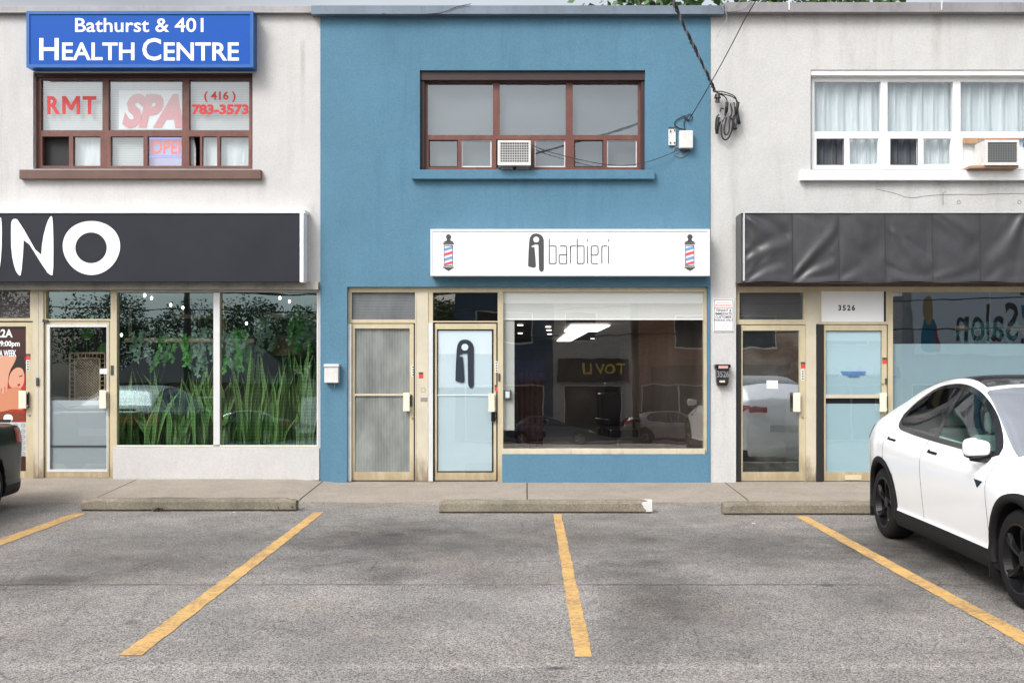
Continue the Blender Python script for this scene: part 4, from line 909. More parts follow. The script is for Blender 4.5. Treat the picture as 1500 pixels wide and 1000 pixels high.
# letter boxes
e=empty('mailbox',(X(485),13.9,Z(561)),0,'plain white mailbox on the blue wall','mailbox')
mb=MB(); mb.pbox(475,535.5,495.5,560.5,13.80,13.898); mb.build('mailbox_body',m_plastic_w,e,bevel=.006); mb=MB(); mb.pbox(474,533,496.3,537,13.785,13.898); mb.build('lid',m_plastic_w,e,bevel=.005)
mb=MB(); mb.tube([(X(490),13.893,Z(561)),(X(490.5),13.893,Z(568))],.004,6); mb.build('bracket',m_steel,e); rebase(e)
e=empty('mailbox',(X(1059),13.9,Z(565)),0,'black mailbox numbered 3526 on the pale pillar','mailbox')
mb=MB(); mb.v=[];yb_=D+.013
f=lambda px,py,yy:(X(px,13.8),yy,Z(py,13.8))
A=[f(1050,538,13.81),f(1068.5,538,13.81),f(1067.5,560,13.81),f(1066,564.5,13.83),f(1052,564.5,13.83),f(1050.8,560,13.81)]
B_=[(p[0],yb_,p[2]) for p in A]; mb.v=A+B_; n=len(A); mb.f=[tuple(range(n))[::-1],tuple(range(n,2*n))]+[(i,(i+1)%n,n+(i+1)%n,n+i) for i in range(n)]; mb.m=[0]*len(mb.f)
bm_=mb.build('mailbox_body',flat('black_iron',(.022,.022,.022),.4),e,bevel=.004)
me=bm_.data; b=bmesh.new(); b.from_mesh(me); bmesh.ops.recalc_face_normals(b,faces=b.faces); b.to_mesh(me); b.free()
mb=MB(); mb.pbox(1048,533.5,1070.5,538.5,13.78,yb_); mb.build('lid',m_blackgl,e,bevel=.008)
mb=MB(); mb.pbox(1052.5,535.5,1066.5,539.5,13.77,13.781); mb.build('label',flat('pink_label',(.62,.32,.30),.6),e)
mb=MB(); mb.pbox(1054,557,1062,560,13.80,13.811); mb.build('sticker',flat('sticker_pale',(.6,.57,.48),.6),e)
T('3526',1050.3,543,1068,552.5,13.806,flat('number_grey',(.24,.25,.26),.35),e,bold=.02); rebase(e)
# cable boxes on the blue wall
e=empty('cable_box',(X(1005),13.9,Z(219)),0,'larger white cable junction box on the blue wall by the cable cluster','junction box')
mb=MB(); mb.pbox(995.5,191,1015.5,217,13.80,13.898); mb.build('box_cover',m_plastic_w,e,bevel=.012); mb=MB(); mb.pbox(998,217.5,1011,220.5,13.84,13.898); mb.build('cable_gland',m_charcoal,e,bevel=.003); rebase(e)
e=empty('cable_box',(X(984),13.9,Z(214)),0,'narrow white terminal plate with screws on the blue wall','junction box')
mb=MB(); mb.pbox(979.5,187,990,213,13.865,13.898); mb.build('terminal_plate',m_plastic_w,e,bevel=.004)
mb=MB()
for a,b in ((981.5,191),(987.5,190),(981.5,208),(987.5,208)): mb.pbox(a,b,a+1.6,b+2.4,13.855,13.865)
mb.pbox(979,186,990.5,188.5,13.858,13.8645); mb.build('screw',m_charcoal,e); rebase(e)
def wire(pts,r,label,mat=None,name='cable',it=3,group=None,sides=6):
    mb=MB(); mb.tube(chaikin(pts,it),r,sides); return tag(mb.build(name,mat or m_wire,smooth=True),label,'cable',group)
def W3(px,py,yy=13.885): return (X(px,yy),yy,Z(py,yy))
wire([W3(1008,176,13.86),W3(1004,168),W3(996,173),W3(990,176),W3(987,183),W3(994,188),W3(1003,190)],.007,'black cable loop joining the two white boxes on the blue wall')
wire([W3(1004,191),W3(1001,180),W3(1006,168),W3(1013,167),W3(1015,174),W3(1008,178),W3(1002,172)],.006,'small curl of black cable above the larger white box')
wire([W3(996,218),W3(985,224,13.85),W3(960,234,13.80),W3(930,242,13.86),W3(900,243,13.9),W3(860,237,13.95),W3(800,222,13.97),W3(778,212,13.97)],.0055,'thin black cable sagging across the barber building window')
wire([W3(996,215),W3(988,216),W3(986,222),W3(992,230),W3(1002,229),W3(1008,223)],.005,'grey curl of wire hanging beneath the white boxes',m_wiregrey)
# service cable: three strands twisted together
def P3(px,py,yy): return Vector((X(px,yy),yy,Z(py,yy)))
main=[Vector(p) for p in chaikin([tuple(P3(1047,134,13.80)),tuple(P3(1036,108,13.2)),tuple(P3(1008,52,12.0)),tuple(P3(985,0,11.0)),(-.9,4,6.6),(-3.6,-4,7.4),(-7,-13,8.4)],3)]
L=[0]
for a,b in zip(main,main[1:]): L.append(L[-1]+(b-a).length)
dense=[];k=0
N=900
for i in range(N+1):
    s=L[-1]*(i/N)**1.0
    while k<len(L)-2 and L[k+1]<s: k+=1
    dense.append(main[k].lerp(main[k+1],(s-L[k])/(L[k+1]-L[k])))
mb=MB()
for st_ in range(3):
    pts=[]
    for i,p in enumerate(dense):
        t=(dense[min(i+1,N)]-dense[max(i-1,0)]).normalized(); a=t.cross(Vector((0,0,1))).normalized(); b=t.cross(a)
        s=L[-1]*i/N; th=s*2*math.pi/.42+st_*2.094; rr=.012+.004*math.sin(s*5)
        pts.append(p+a*math.cos(th)*rr+b*math.sin(th)*rr)
    mb.tube(pts,.0125 if st_<2 else .008,6,m=0 if st_!=1 else 1)
tag(mb.build('service_cable',[m_wire,m_wiregrey],smooth=True),'thick twisted power cable coming down to the wall at the top centre','cable')
wire([tuple(P3(1009,176,13.86)),tuple(P3(1035,133,13.2)),tuple(P3(1070,70,12.0)),tuple(P3(1105,0,11.0)),(3.4,2,7.0),(4.6,-13,9.2)],.0065,'thin straight black cable crossing in front of the pale wall')
# insulator and splice bundle
e=empty('cable_cluster',(X(1066),13.9,Z(205)),0,'tangled black cluster of power cable splices and loops on the pale wall','cable cluster')
mb=MB(); c=P3(1051,141,13.80); mb.tube([c+Vector((0,.09,.02)),c],.012,8); mb.tube([c+Vector((0,0,.03)),c+Vector((0,0,-.03)),c+Vector((0,0,-.035)),c+Vector((0,0,-.09))],[.03,.05,.028,.035],12); mb.build('insulator',paint('insulator_brown',(.05,.035,.03),.3),e)
random.seed(5); mb=MB()
q=lambda a,b,yy=13.84:W3(a,b,yy)
arcs=[[(1049,135),(1058,138),(1072,141),(1080,147),(1082,156)],[(1048,134),(1056,134),(1068,137),(1078,142),(1079,150)],[(1050,137),(1060,140),(1065,145),(1065,155)],
 [(1066,150),(1065,165),(1058,178),(1056,190),(1058,203),(1064,206),(1070,198),(1073,186),(1074,172),(1079,160)],
 [(1063,158),(1062,172),(1054,180),(1050,196),(1048,190),(1049,172),(1053,168)],
 [(1070,152),(1073,165),(1068,176),(1069,192),(1063,200),(1060,190),(1064,172)],
 [(1075,150),(1078,168),(1073,182),(1075,190),(1080,182),(1079,165)],[(1060,160),(1056,158),(1055,164)],
 [(1067,170),(1073,175),(1076,186),(1070,196)]]
for i,a in enumerate(arcs): mb.tube(chaikin([q(x,yy,13.80+.012*(i%5)) for x,yy in a],3),.011 if i>2 else .008,7)
mb.build('cable_loop',m_wire,e,smooth=True)
mb=MB()
for i,(a,b) in enumerate((((1065,150),(1064,164)),((1081,150),(1078,168)),((1079,162),(1083,182)),((1052,172),(1050,196)),((1074,180),(1078,190)))): mb.tube([q(*a,13.80+.01*i),q(*b,13.80+.01*i)],[.024,.022],9)
mb.build('splice',m_black,e,smooth=True)
mb=MB()
for i,(a,b) in enumerate((((1070,150),(1076,156)),((1066,172),(1072,166)),((1073,160),(1077,170)),((1058,176),(1062,170)),((1068,180),(1066,190)),((1055,172),(1059,184)),((1071,152),(1074,160)))): mb.tube([q(*a,13.795+.01*(i%3)),q(*b,13.80+.01*(i%3))],.008,6)
mb.build('metal_clamp',m_wiregrey,e); rebase(e)
# loose wires over the coping
for i,(pts,l) in enumerate((([(1085,0),(1078,8),(1068,15),(1062,17),(1058,12),(1055,6)],'grey telephone wire curling over the roof edge beside the thick cable'),([(1063,18),(1066,28),(1058,38),(1050,55)],'short grey wire tail hanging from the roof edge'),([(1058,10),(1062,4),(1066,14),(1060,19),(1090,14),(1100,2)],'thin grey wires knotted at the roof edge'),([(1063,3),(1062,19)],'short grey wire looped over the coping'),([(560,20),(585,24),(625,21),(650,19),(668,10),(690,6)],'thin wire lying along the slate coping of the blue building'))):
    wire([W3(a,b,13.77+.004*i) for a,b in pts],.0045,l,m_wiregrey if i<4 else m_wire)
# right building stains: hairline cracks below the window sill
for pts,l in (([(1285,277),(1315,283),(1330,290),(1370,286),(1400,284),(1440,285),(1500,283),(1540,286)],'hairline crack in the pale wall beneath the salon building window'),):
    mb=MB(); P_=chaikin(pts,1); stroke(mb,[(X(a,D),Z(b+random.uniform(-.7,.7),D)) for a,b in P_],.006,D+.0125)
    stroke(mb,[(X(a,D),Z(b,D)) for a,b in ((1382,300),(1382,282),(1386,281))],.007,D+.0125); mb.build('wall_crack',flat('crack',(.12,.11,.10),.9),BR)
for px in (1405,1494):
    mb=MB(); mb.ring(X(px),Z(296),.028,.018,D+.0135,.002); mb.build('patched_hole',flat('patch_%d'%px,(.3,.29,.27),.8),BR)

# ================================================================ PLANT SHOP INTERIOR
ORD=['first','second','third','fourth','fifth','sixth','seventh','eighth','ninth','tenth','eleventh','twelfth','thirteenth','fourteenth','fifteenth']
def snake(px,yy,h,n,seed,label):
    random.seed(seed); x=X(px,yy); z0=.50; e=empty('snake_plant',(x,yy,.15),0,label,'plant','snake plants lined up in the plant shop window')
    mb=MB(); mb.tube([(0,0,0),(0,0,.30),(0,0,.34)],[.12,.15,.15],14); mb.build('planter',flat('planter_dark',(.03,.03,.032),.5),e)
    b=MB()
    for i in range(n):
        bx,by=random.gauss(0,.075),random.gauss(0,.05); hh=h*random.uniform(.42,1.08); an=random.uniform(0,3.14); lean=random.gauss(0,.07); ly=random.gauss(0,.05); wdt=random.uniform(.015,.030); tw=random.uniform(-.9,.9); S=9; n0=len(b.v)
        for k in range(S+1):
            t=k/S; wv=wdt*(.55+.9*math.sin(min(1,t*1.25)*math.pi*.55))*(1 if t<.72 else max(.03,(1-t)/.28)); a=an+tw*t
            cx=bx+lean*t*t*2+.008*math.sin(t*9+i); cy=by+ly*t*t; zz=.30+hh*t; ca,sa=math.cos(a),math.sin(a)
            for f_ in (-1,-.78,0,.78,1):
                dd=.35*wv*(1-abs(f_)); b.v.append((cx+ca*wv*f_-sa*dd,cy+sa*wv*f_+ca*dd,zz))
        for k in range(S):
            for j in range(4): b.f.append((n0+k*5+j,n0+k*5+j+1,n0+k*5+6+j,n0+k*5+5+j)); b.m.append(1 if j in (0,3) else 0)
    b.build('leaves',[m_snake,m_snake_e],e,smooth=True)
xs=[182,202,224,246,268,290,306]; 
for i,px in enumerate(xs): snake(px,14.32+.10*(i%2),random.Random(i).uniform(.85,1.2)+(.15 if i>3 else 0),27,20+i,'snake plant in the left plant shop pane, %s clump from its left edge'%ORD[i])
for i,px in enumerate([330,346,366,388,408,432,450]): snake(px,14.32+.10*(i%2),(1.05,1.1,1.45,1.35,1.25,1.5,1.65)[i],27,50+i,'snake plant in the right plant shop pane, %s clump from its left edge'%ORD[i])
def hpole(px0,px1,py,yy,cords,label):
    e=empty('hanging_pole',(X((px0+px1)/2,yy),yy,Z(py,yy)),0,label,'hanging pole'); mb=MB(); mb.tube([(X(px0,yy),yy,Z(py,yy)),(X(px1,yy),yy,Z(py+1,yy))],.034,12); mb.build('pole',m_wood,e,smooth=True)
    mb=MB()
    for c in cords: mb.tube([(X(c,yy),yy,Z(py,yy)),(X(c,yy),yy,Z(421)-.01)],.005,5)
    mb.build('cord',m_wood,e); rebase(e)
hpole(183,372,498,14.6,(189,192,328,331),'lower pale wooden pole hung on cords across both plant shop panes'); hpole(257,312,463,15.2,(277,280),'upper pale wooden pole in the left plant shop pane'); hpole(388,466,462,15.2,(442,444),'upper pale wooden pole in the right plant shop pane')
def vine(px,py,yy,n,ln,mat,label,seed,name='hanging_vine'):
    random.seed(seed); mb=MB(); st=MB()
    for k in range(n):
        x=X(px,yy)+random.gauss(0,.07); y=yy+random.gauss(0,.05); z=Z(py,yy)+.03; l=ln*random.uniform(.4,1.1); m=int(l/.03); dr=random.gauss(0,.10); pts=[]
        for i in range(m+1):
            t=i/m; p=Vector((x+dr*t+.02*math.sin(i*.9+k),y,z-l*t)); pts.append(p)
            for _ in range(2):
                if random.random()<.8:
                    a=random.random()*6.28; u=Vector((math.cos(a)*.6,-.3*random.random(),math.sin(a)-.3)).normalized()*random.uniform(.030,.050); w_=u.cross(Vector((random.uniform(-.4,.4),1,random.uniform(-.4,.4)))).normalized()*random.uniform(.018,.030); c=p+u*.6
                    mb.quad(c-u,c-w_,c+u,c+w_)
        st.tube(pts,.003,4)
    e=empty(name,(X(px,yy),yy,Z(py,yy)),0,label,'plant','trailing vines hung in the plant shop window'); mb.build('leaves',mat,e); st.build('stem',m_leaf,e); rebase(e)
for i,(px,py,n,ln,m) in enumerate(((208,490,6,.45,m_leaf2),(252,497,6,.45,m_leaf),(272,496,8,.55,m_leaf),(298,487,8,.6,m_leaf2),(333,494,6,.4,m_leaf2),(352,488,11,.62,m_leaf),(384,470,6,.5,m_leaf2),(438,462,13,.55,m_leaf),(457,470,7,.45,m_leaf2))):
    vine(px,py,14.6 if i<6 else 15.2,n,ln,m,'%s trailing vine in the plant shop window, %s from the left'%('pale variegated' if m is m_leaf2 else 'bright green',ORD[i]),80+i)
for i,(px,py,yy) in enumerate(((212,432,15),(222,436,15.4),(250,446,15.6),(268,450,16),(410,436,15.2),(424,441,15.8),(361,473,16.2),(178,490,16.2))):
    bpy_e=MB(); c=(X(px,yy),Z(py,yy)); b=MB()
    for k in range(5):
        pass
    b.tube([(c[0],yy,c[1]+.02),(c[0],yy,c[1]),(c[0],yy-.005,c[1]-.03)],[.010,.020,.012],12)
    tag(b.build('spotlight',emit('spot_%d'%i,(1,.88,.68),9)),'small warm spotlight inside the plant shop, %s from the left'%ORD[[212,222,250,268,410,424,361,178].index(px)],'spotlight','warm spotlights in the plant shop')
def box_thing(name,cat,label,px0,py0,px1,py1,y0,y1,mat,parts):
    e=empty(name,(X((px0+px1)/2,y0),y0,Z(py1,y0)),0,label,cat); MB().pbox(px0,py0,px1,py1,y0,y1).build(parts,mat,e,bevel=.01); rebase(e); return e
# lampshade and counter inside
mb=MB(); mb.tube([(X(432,15.8),15.8,Z(520,15.8)),(X(432,15.8),15.8,Z(492,15.8))],[.36,.33],28,caps=False); tag(mb.build('lamp_shade',paint('rattan_shade',(.35,.22,.13),.7,0,.2,20)),'brown drum lampshade deep inside the right plant shop pane','lampshade')
# rattan screen behind the door
e=empty('rattan_screen',(X(128,14.5),14.5,.15),0,'woven rattan screen standing behind the glass door of the plant shop','screen')
a,b_,c_,d_=X(102,14.5),X(154,14.5),Z(598,14.5)-.9,Z(517,14.5); mb=MB(); mb.tube(chaikin([(a,14.5,c_),(a,14.5,d_-.06),(a,14.5,d_),(a+.06,14.5,d_),(b_-.06,14.5,d_),(b_,14.5,d_),(b_,14.5,d_-.06),(b_,14.5,c_)],2),.014,8)
i0,i1,j1=a+.075,b_-.075,d_-.075; mb.tube([(i0,14.5,c_),(i0,14.5,j1-.03),(i0+.03,14.5,j1),(i1-.03,14.5,j1),(i1,14.5,j1-.03),(i1,14.5,c_)],.011,8)
for k in range(24): z=d_-.08-k*.065; mb.tube([(a,14.5,z),(i0,14.5,z-.01)],.005,5); mb.tube([(i1,14.5,z-.01),(b_,14.5,z)],.005,5)
for k in range(8): x=a+.07+k*(b_-a-.14)/7; mb.tube([(x,14.5,d_),(x,14.5,j1)],.005,5)
mb.build('screen_frame',m_wood,e,smooth=True)
mb=MB(); hgt=j1-c_
for s in (1,-1):
    k=-hgt
    while k<(i1-i0):
        x0_,x1_=k,k+hgt
        lo=max(0,x0_); hi=min(i1-i0,x1_)
        if hi>lo:
            f2=(lambda x:c_+(x-k)) if s>0 else (lambda x:j1-(x-k))
            mb.tube([(i0+lo,14.5+.003*s,f2(lo)),(i0+hi,14.5+.003*s,f2(hi))],.0045,4)
        k+=.040
mb.build('woven_panel',m_wood,e); rebase(e)
e=empty('potted_plant',(X(130,15),15.0,.15),0,'broad green leaves of a plant behind the glass door of the plant shop','plant')
mb=MB(); mb.tube([(0,0,0),(0,0,.4)],[.17,.2],14); mb.build('pot',m_dark,e)
mb=MB(); random.seed(9)
for (tx,tz,l,wd,a) in ((.06,1.95,.42,.13,1.5),(-.28,1.88,.4,.08,2.7),(.22,1.78,.3,.09,.4),(-.12,1.8,.35,.08,2.2),(-.45,1.85,.35,.07,2.9)):
    S=8; n0=len(mb.v)
    for k in range(S+1):
        t=k/S; ww=wd*max(0,math.sin(math.pi*min(1,t*.92+.06)))**.7; c=Vector((tx+math.cos(a)*l*t,-.2+.1*t*t,tz+math.sin(a)*l*t)); nn=Vector((-math.sin(a),0,math.cos(a)))
        mb.v+= [tuple(c-nn*ww),tuple(c+Vector((0,.02,0))),tuple(c+nn*ww)]
    for k in range(S): mb.f+=[(n0+3*k,n0+3*k+1,n0+3*k+4,n0+3*k+3),(n0+3*k+1,n0+3*k+2,n0+3*k+5,n0+3*k+4)]; mb.m+=[0,0]
    mb.tube([(0,0,.4),(tx*.5,-.1,1.2),(tx,-.2,tz)],.008,6)
mb.build('leaves',paint('banana_leaf',(.07,.26,.04),.4,0,.3,8),e,smooth=True)
# the salon interior, above the film
hpole(1400,1540,480,14.7,(1450,),'pale wooden pole hung inside the salon window')
for i,(px,m) in enumerate(((1420,m_leaf2),(1448,m_leaf2),(1480,m_leaf2))):
    vine(px,478,14.7,8,.26,flat('teal_leaf_%d'%i,(.03,.22,.25),.5),'teal leafy garland on the salon window pole, %s from the left'%ORD[i],120+i,'garland')
# ================================================================ CARS
def crom(pts, x):
    """smooth interpolation through (x, value) pairs"""
    if x<=pts[0][0]: return pts[0][1]
    if x>=pts[-1][0]: return pts[-1][1]
    i=max(k for k in range(len(pts)-1) if pts[k][0]<=x); (x0,y0),(x1,y1)=pts[i],pts[i+1]
    def sl(k):
        if k<=0 or k>=len(pts)-1: a=max(k-1,0); b=min(k+1,len(pts)-1)
        else: a,b=k-1,k+1
        return (pts[b][1]-pts[a][1])/(pts[b][0]-pts[a][0])
    h=x1-x0; t=(x-x0)/h; m0,m1=sl(i)*h,sl(i+1)*h
    return (2*t**3-3*t**2+1)*y0+(t**3-2*t**2+t)*m0+(-2*t**3+3*t**2)*y1+(t**3-t**2)*m1
class Car:
    def __init__(s, P): s.P=P; s.L=P['L']
    def section(s,u):
        P=s.P; w=crom(P['w'],u); zt=crom(P['top'],u); zb=crom(P['belt'],u); zs=P['zb'] if not callable(P['zb']) else P['zb'](u); wr=crom(P['rail'],u); zr=crom(P['railz'],u)
        zb=min(zb,zt-.03); zr=max(min(zr,zt-.008),zb+.012); k=(zb-.30)
        bf=P.get('bf',.955)
        pts=[(0,zs),(w*.80,zs),(w*.955,zs+.02),(w*.985,zs+.14),(w*.975,.37),(w*.985,.36+.2*k),(w*1.0,.36+.62*k),(w*(.988 if bf>.93 else .972),.30+.86*k),(w*bf,zb),
             ((w*bf*.5+wr*.5)+.018,(zb+zr)/2),(wr+.004,zr),(wr*.90,zr+(zt-zr)*.52),(wr*.55,zr+(zt-zr)*.90),(0,zt)]
        return pts
    def curve(s,u,sub=4):
        p=s.section(u); out=[]
        q=[p[0]]+p+[p[-1]]; q[0]=(-p[1][0],p[1][1]); q[-1]=(-p[-2][0],p[-2][1])
        for i in range(1,len(q)-2):
            for k in range(sub):
                t=k/sub; P0,P1,P2,P3=q[i-1:i+3]
                f=lambda a,b,c,d:.5*(2*b+(-a+c)*t+(2*a-5*b+4*c-d)*t*t+(-a+3*b-3*c+d)*t**3)
                out.append((f(P0[0],P1[0],P2[0],P3[0]),f(P0[1],P1[1],P2[1],P3[1])))
        out.append(p[-1]); return out
    def hx(s,u,z):      # half width of the body side at length u, height z
        c=s.curve(u,4)[8:]; 
        for (x0,z0),(x1,z1) in zip(c,c[1:]):
            if z0<=z<=z1 and z1>z0: return x0+(x1-x0)*(z-z0)/(z1-z0)
        return c[-1][0] if z>c[-1][1] else c[0][0]
    def pt(s,u,z,off=0,side=-1):
        x=s.hx(u,z); e=.02
        du=(s.hx(min(u+e,s.L),z)-s.hx(max(u-e,0),z))/(2*e); dz=(s.hx(u,z+e)-s.hx(u,z-e))/(2*e)
        n=Vector((1,-du,-dz)).normalized(); return Vector((side*(x+n.x*off), u-s.L/2+n.y*off, z+n.z*off))
    def top(s,u,k,off=0):   # k -1..1 across the roof, from rail to rail
        c=s.curve(u,4); i0=40; a=abs(k); j=i0+(1-a)*(len(c)-1-i0); i=min(int(j),len(c)-2); t=j-i
        x=c[i][0]+(c[i+1][0]-c[i][0])*t; z=c[i][1]+(c[i+1][1]-c[i][1])*t; 
        sl=(crom(s.P['top'],u+.03)-crom(s.P['top'],u-.03))/.06; n=Vector((.25*a,-sl,1)).normalized()
        return Vector((math.copysign(1,k)*(x+n.x*off), u-s.L/2+n.y*off, z+n.z*off))
def mkmats():
    d={}
    d['white']=paint('white_car_paint',(.87,.88,.89),.28,0,.0,1,coat=1.0)
    d['black']=paint('black_car_paint',(.006,.010,.011),.3,0,.1,1,coat=.12,spec=.15)
    d['blue']=paint('dark_blue_car_paint',(.02,.035,.08),.3,.2,.1,1,coat=1.0)
    d['grey']=paint('grey_car_paint',(.25,.25,.24),.3,.5,.1,1,coat=1.0)
    d['trim']=flat('car_black_trim',(.010,.010,.011),.6,0,.2); d['gloss']=flat('car_gloss_trim',(.006,.006,.007),.12)
    d['tyre']=paint('tyre_rubber',(.012,.012,.012),.8,0,.2,20,spec=.2); d['rim']=flat('black_wheel_rim',(.008,.008,.009),.3,.0,.3)
    d['rimsil']=flat('silver_wheel_rim',(.5,.5,.5),.3,.9); d['disc']=flat('brake_disc',(.3,.3,.3),.35,.9)
    d['glass']=glass('car_glass',.06,(.50,.66,.62),solid=False,graze=.3); d['glassdk']=glass('car_privacy_glass',.07,(.25,.27,.27),solid=False,graze=.3); d['roof']=None
    t=NT('wet_roof_glass'); t.col((.012,.014,.018)); t.set(Roughness=.08); v=t.voro(38); t.bump(t.rng(v,.0,.28,1,0),.9,.004); d['roof']=t.mat
    t=NT('wet_windscreen'); t.n.remove(t.b); tr=t.n.new('ShaderNodeBsdfTransparent'); tr.inputs[0].default_value=(.6,.68,.68,1); gl=t.n.new('ShaderNodeBsdfGlossy'); gl.inputs['Roughness'].default_value=.06
    mx=t.n.new('ShaderNodeMixShader'); mx.inputs[0].default_value=.92; t.l.new(tr.outputs[0],mx.inputs[1]); t.l.new(gl.outputs[0],mx.inputs[2]); b=t.n.new('ShaderNodeBump'); b.inputs['Distance'].default_value=.003; b.inputs['Strength'].default_value=.6; t.l.new(t.rng(t.voro(45),0,.25,1,0),b.inputs['Height']); t.l.new(b.outputs[0],gl.inputs['Normal']); t.l.new(mx.outputs[0],t.out.inputs[0]); d['wind']=t.mat
    d['red']=flat('tail_lamp_red',(.38,.010,.012),.2,0,.4,.2); d['seat']=flat('car_seat_pale',(.42,.45,.43),.7); d['dash']=flat('car_interior_dark',(.02,.02,.022),.7); d['lampw']=flat('lamp_clear',(.55,.57,.6),.1,0,.8,1)
    d['gap']=flat('door_gap_shade',(.06,.062,.065),.6)
    return d
CM=mkmats()
def wheel(parent, x, y, r, wd, rimmat, side, spokes=5):
    e=empty('wheel',(x,y,r)); e.parent=parent
    prof=[(-wd/2,r*.70),(-wd/2,r*.80),(-wd*.47,r*.93),(-wd*.36,r*.985),(-wd*.2,r),(0,r*1.002),(wd*.2,r),(wd*.36,r*.985),(wd*.47,r*.93),(wd/2,r*.80),(wd/2,r*.70)]
    mb=MB(); S=64
    for i in range(S):
        t=2*math.pi*i/S
        for (a,q) in prof: mb.v.append((a,q*math.cos(t),q*math.sin(t)))
    n=len(prof)
    for i in range(S):
        for j in range(n-1): a=i*n+j; b=((i+1)%S)*n+j; mb.f.append((a,a+1,b+1,b)); mb.m.append(0)
    t=mb.build('tyre',CM['tyre'],e,smooth=True)
    mb=MB(); s=side; xo=s*wd/2
    prof=[(xo*.98,r*.715),(xo*1.03,r*.70),(xo*1.0,r*.665),(xo*.55,r*.62),(-xo*.8,r*.60),(-xo*.9,r*.70)]
    S=64
    for i in range(S):
        t=2*math.pi*i/S
        for (a,q) in prof: mb.v.append((a,q*math.cos(t),q*math.sin(t)))
    n=len(prof)
    for i in range(S):
        for j in range(n-1): a=i*n+j; b=((i+1)%S)*n+j; mb.f.append((a,a+1,b+1,b)); mb.m.append(0)
    for k in range(spokes):      # paired curved spokes
        for off,dw in ((-.0,1),):
            a0=2*math.pi*k/spokes+.3
            def P(q,sd,dx):
                tw=a0+.30*max(0,(q/r-.15)/.5)**1.5; wq=(.055+.045*(q/r))*r*1.5*.5+ (.012 if q>r*.55 else 0)
                return Vector((xo*(.96-.28*(1-q/(r*.66)))*1.0+dx*s, q*math.cos(tw)-sd*wq*math.sin(tw), q*math.sin(tw)+sd*wq*math.cos(tw)))
            qs=[r*f for f in (.10,.2,.32,.44,.56,.665)]
            n0=len(mb.v)
            for q in qs: mb.v += [tuple(P(q,-1,-.03)),tuple(P(q,-.75,0)),tuple(P(q,0,-.010)),tuple(P(q,.75,0)),tuple(P(q,1,-.03))]
            for i in range(len(qs)-1):
                for j in range(4): a=n0+i*5+j; mb.f.append((a,a+5,a+6,a+1)); mb.m.append(0)
    mb.tube([(xo*.55,0,0),(xo*.74,0,0),(xo*.78,0,0)],[r*.16,r*.155,r*.10],20)
    rim=mb.build('rim',rimmat,e,smooth=False)
    mb=MB(); mb.tube([(xo*.1,0,0),(xo*.2,0,0)],[r*.46,r*.46],40); mb.tube([(-xo*.3,0,0),(xo*.05,0,0)],[r*.62,r*.62],40,m=1); mb.build('brake_disc',[CM['disc'],CM['trim']],e)
    return e
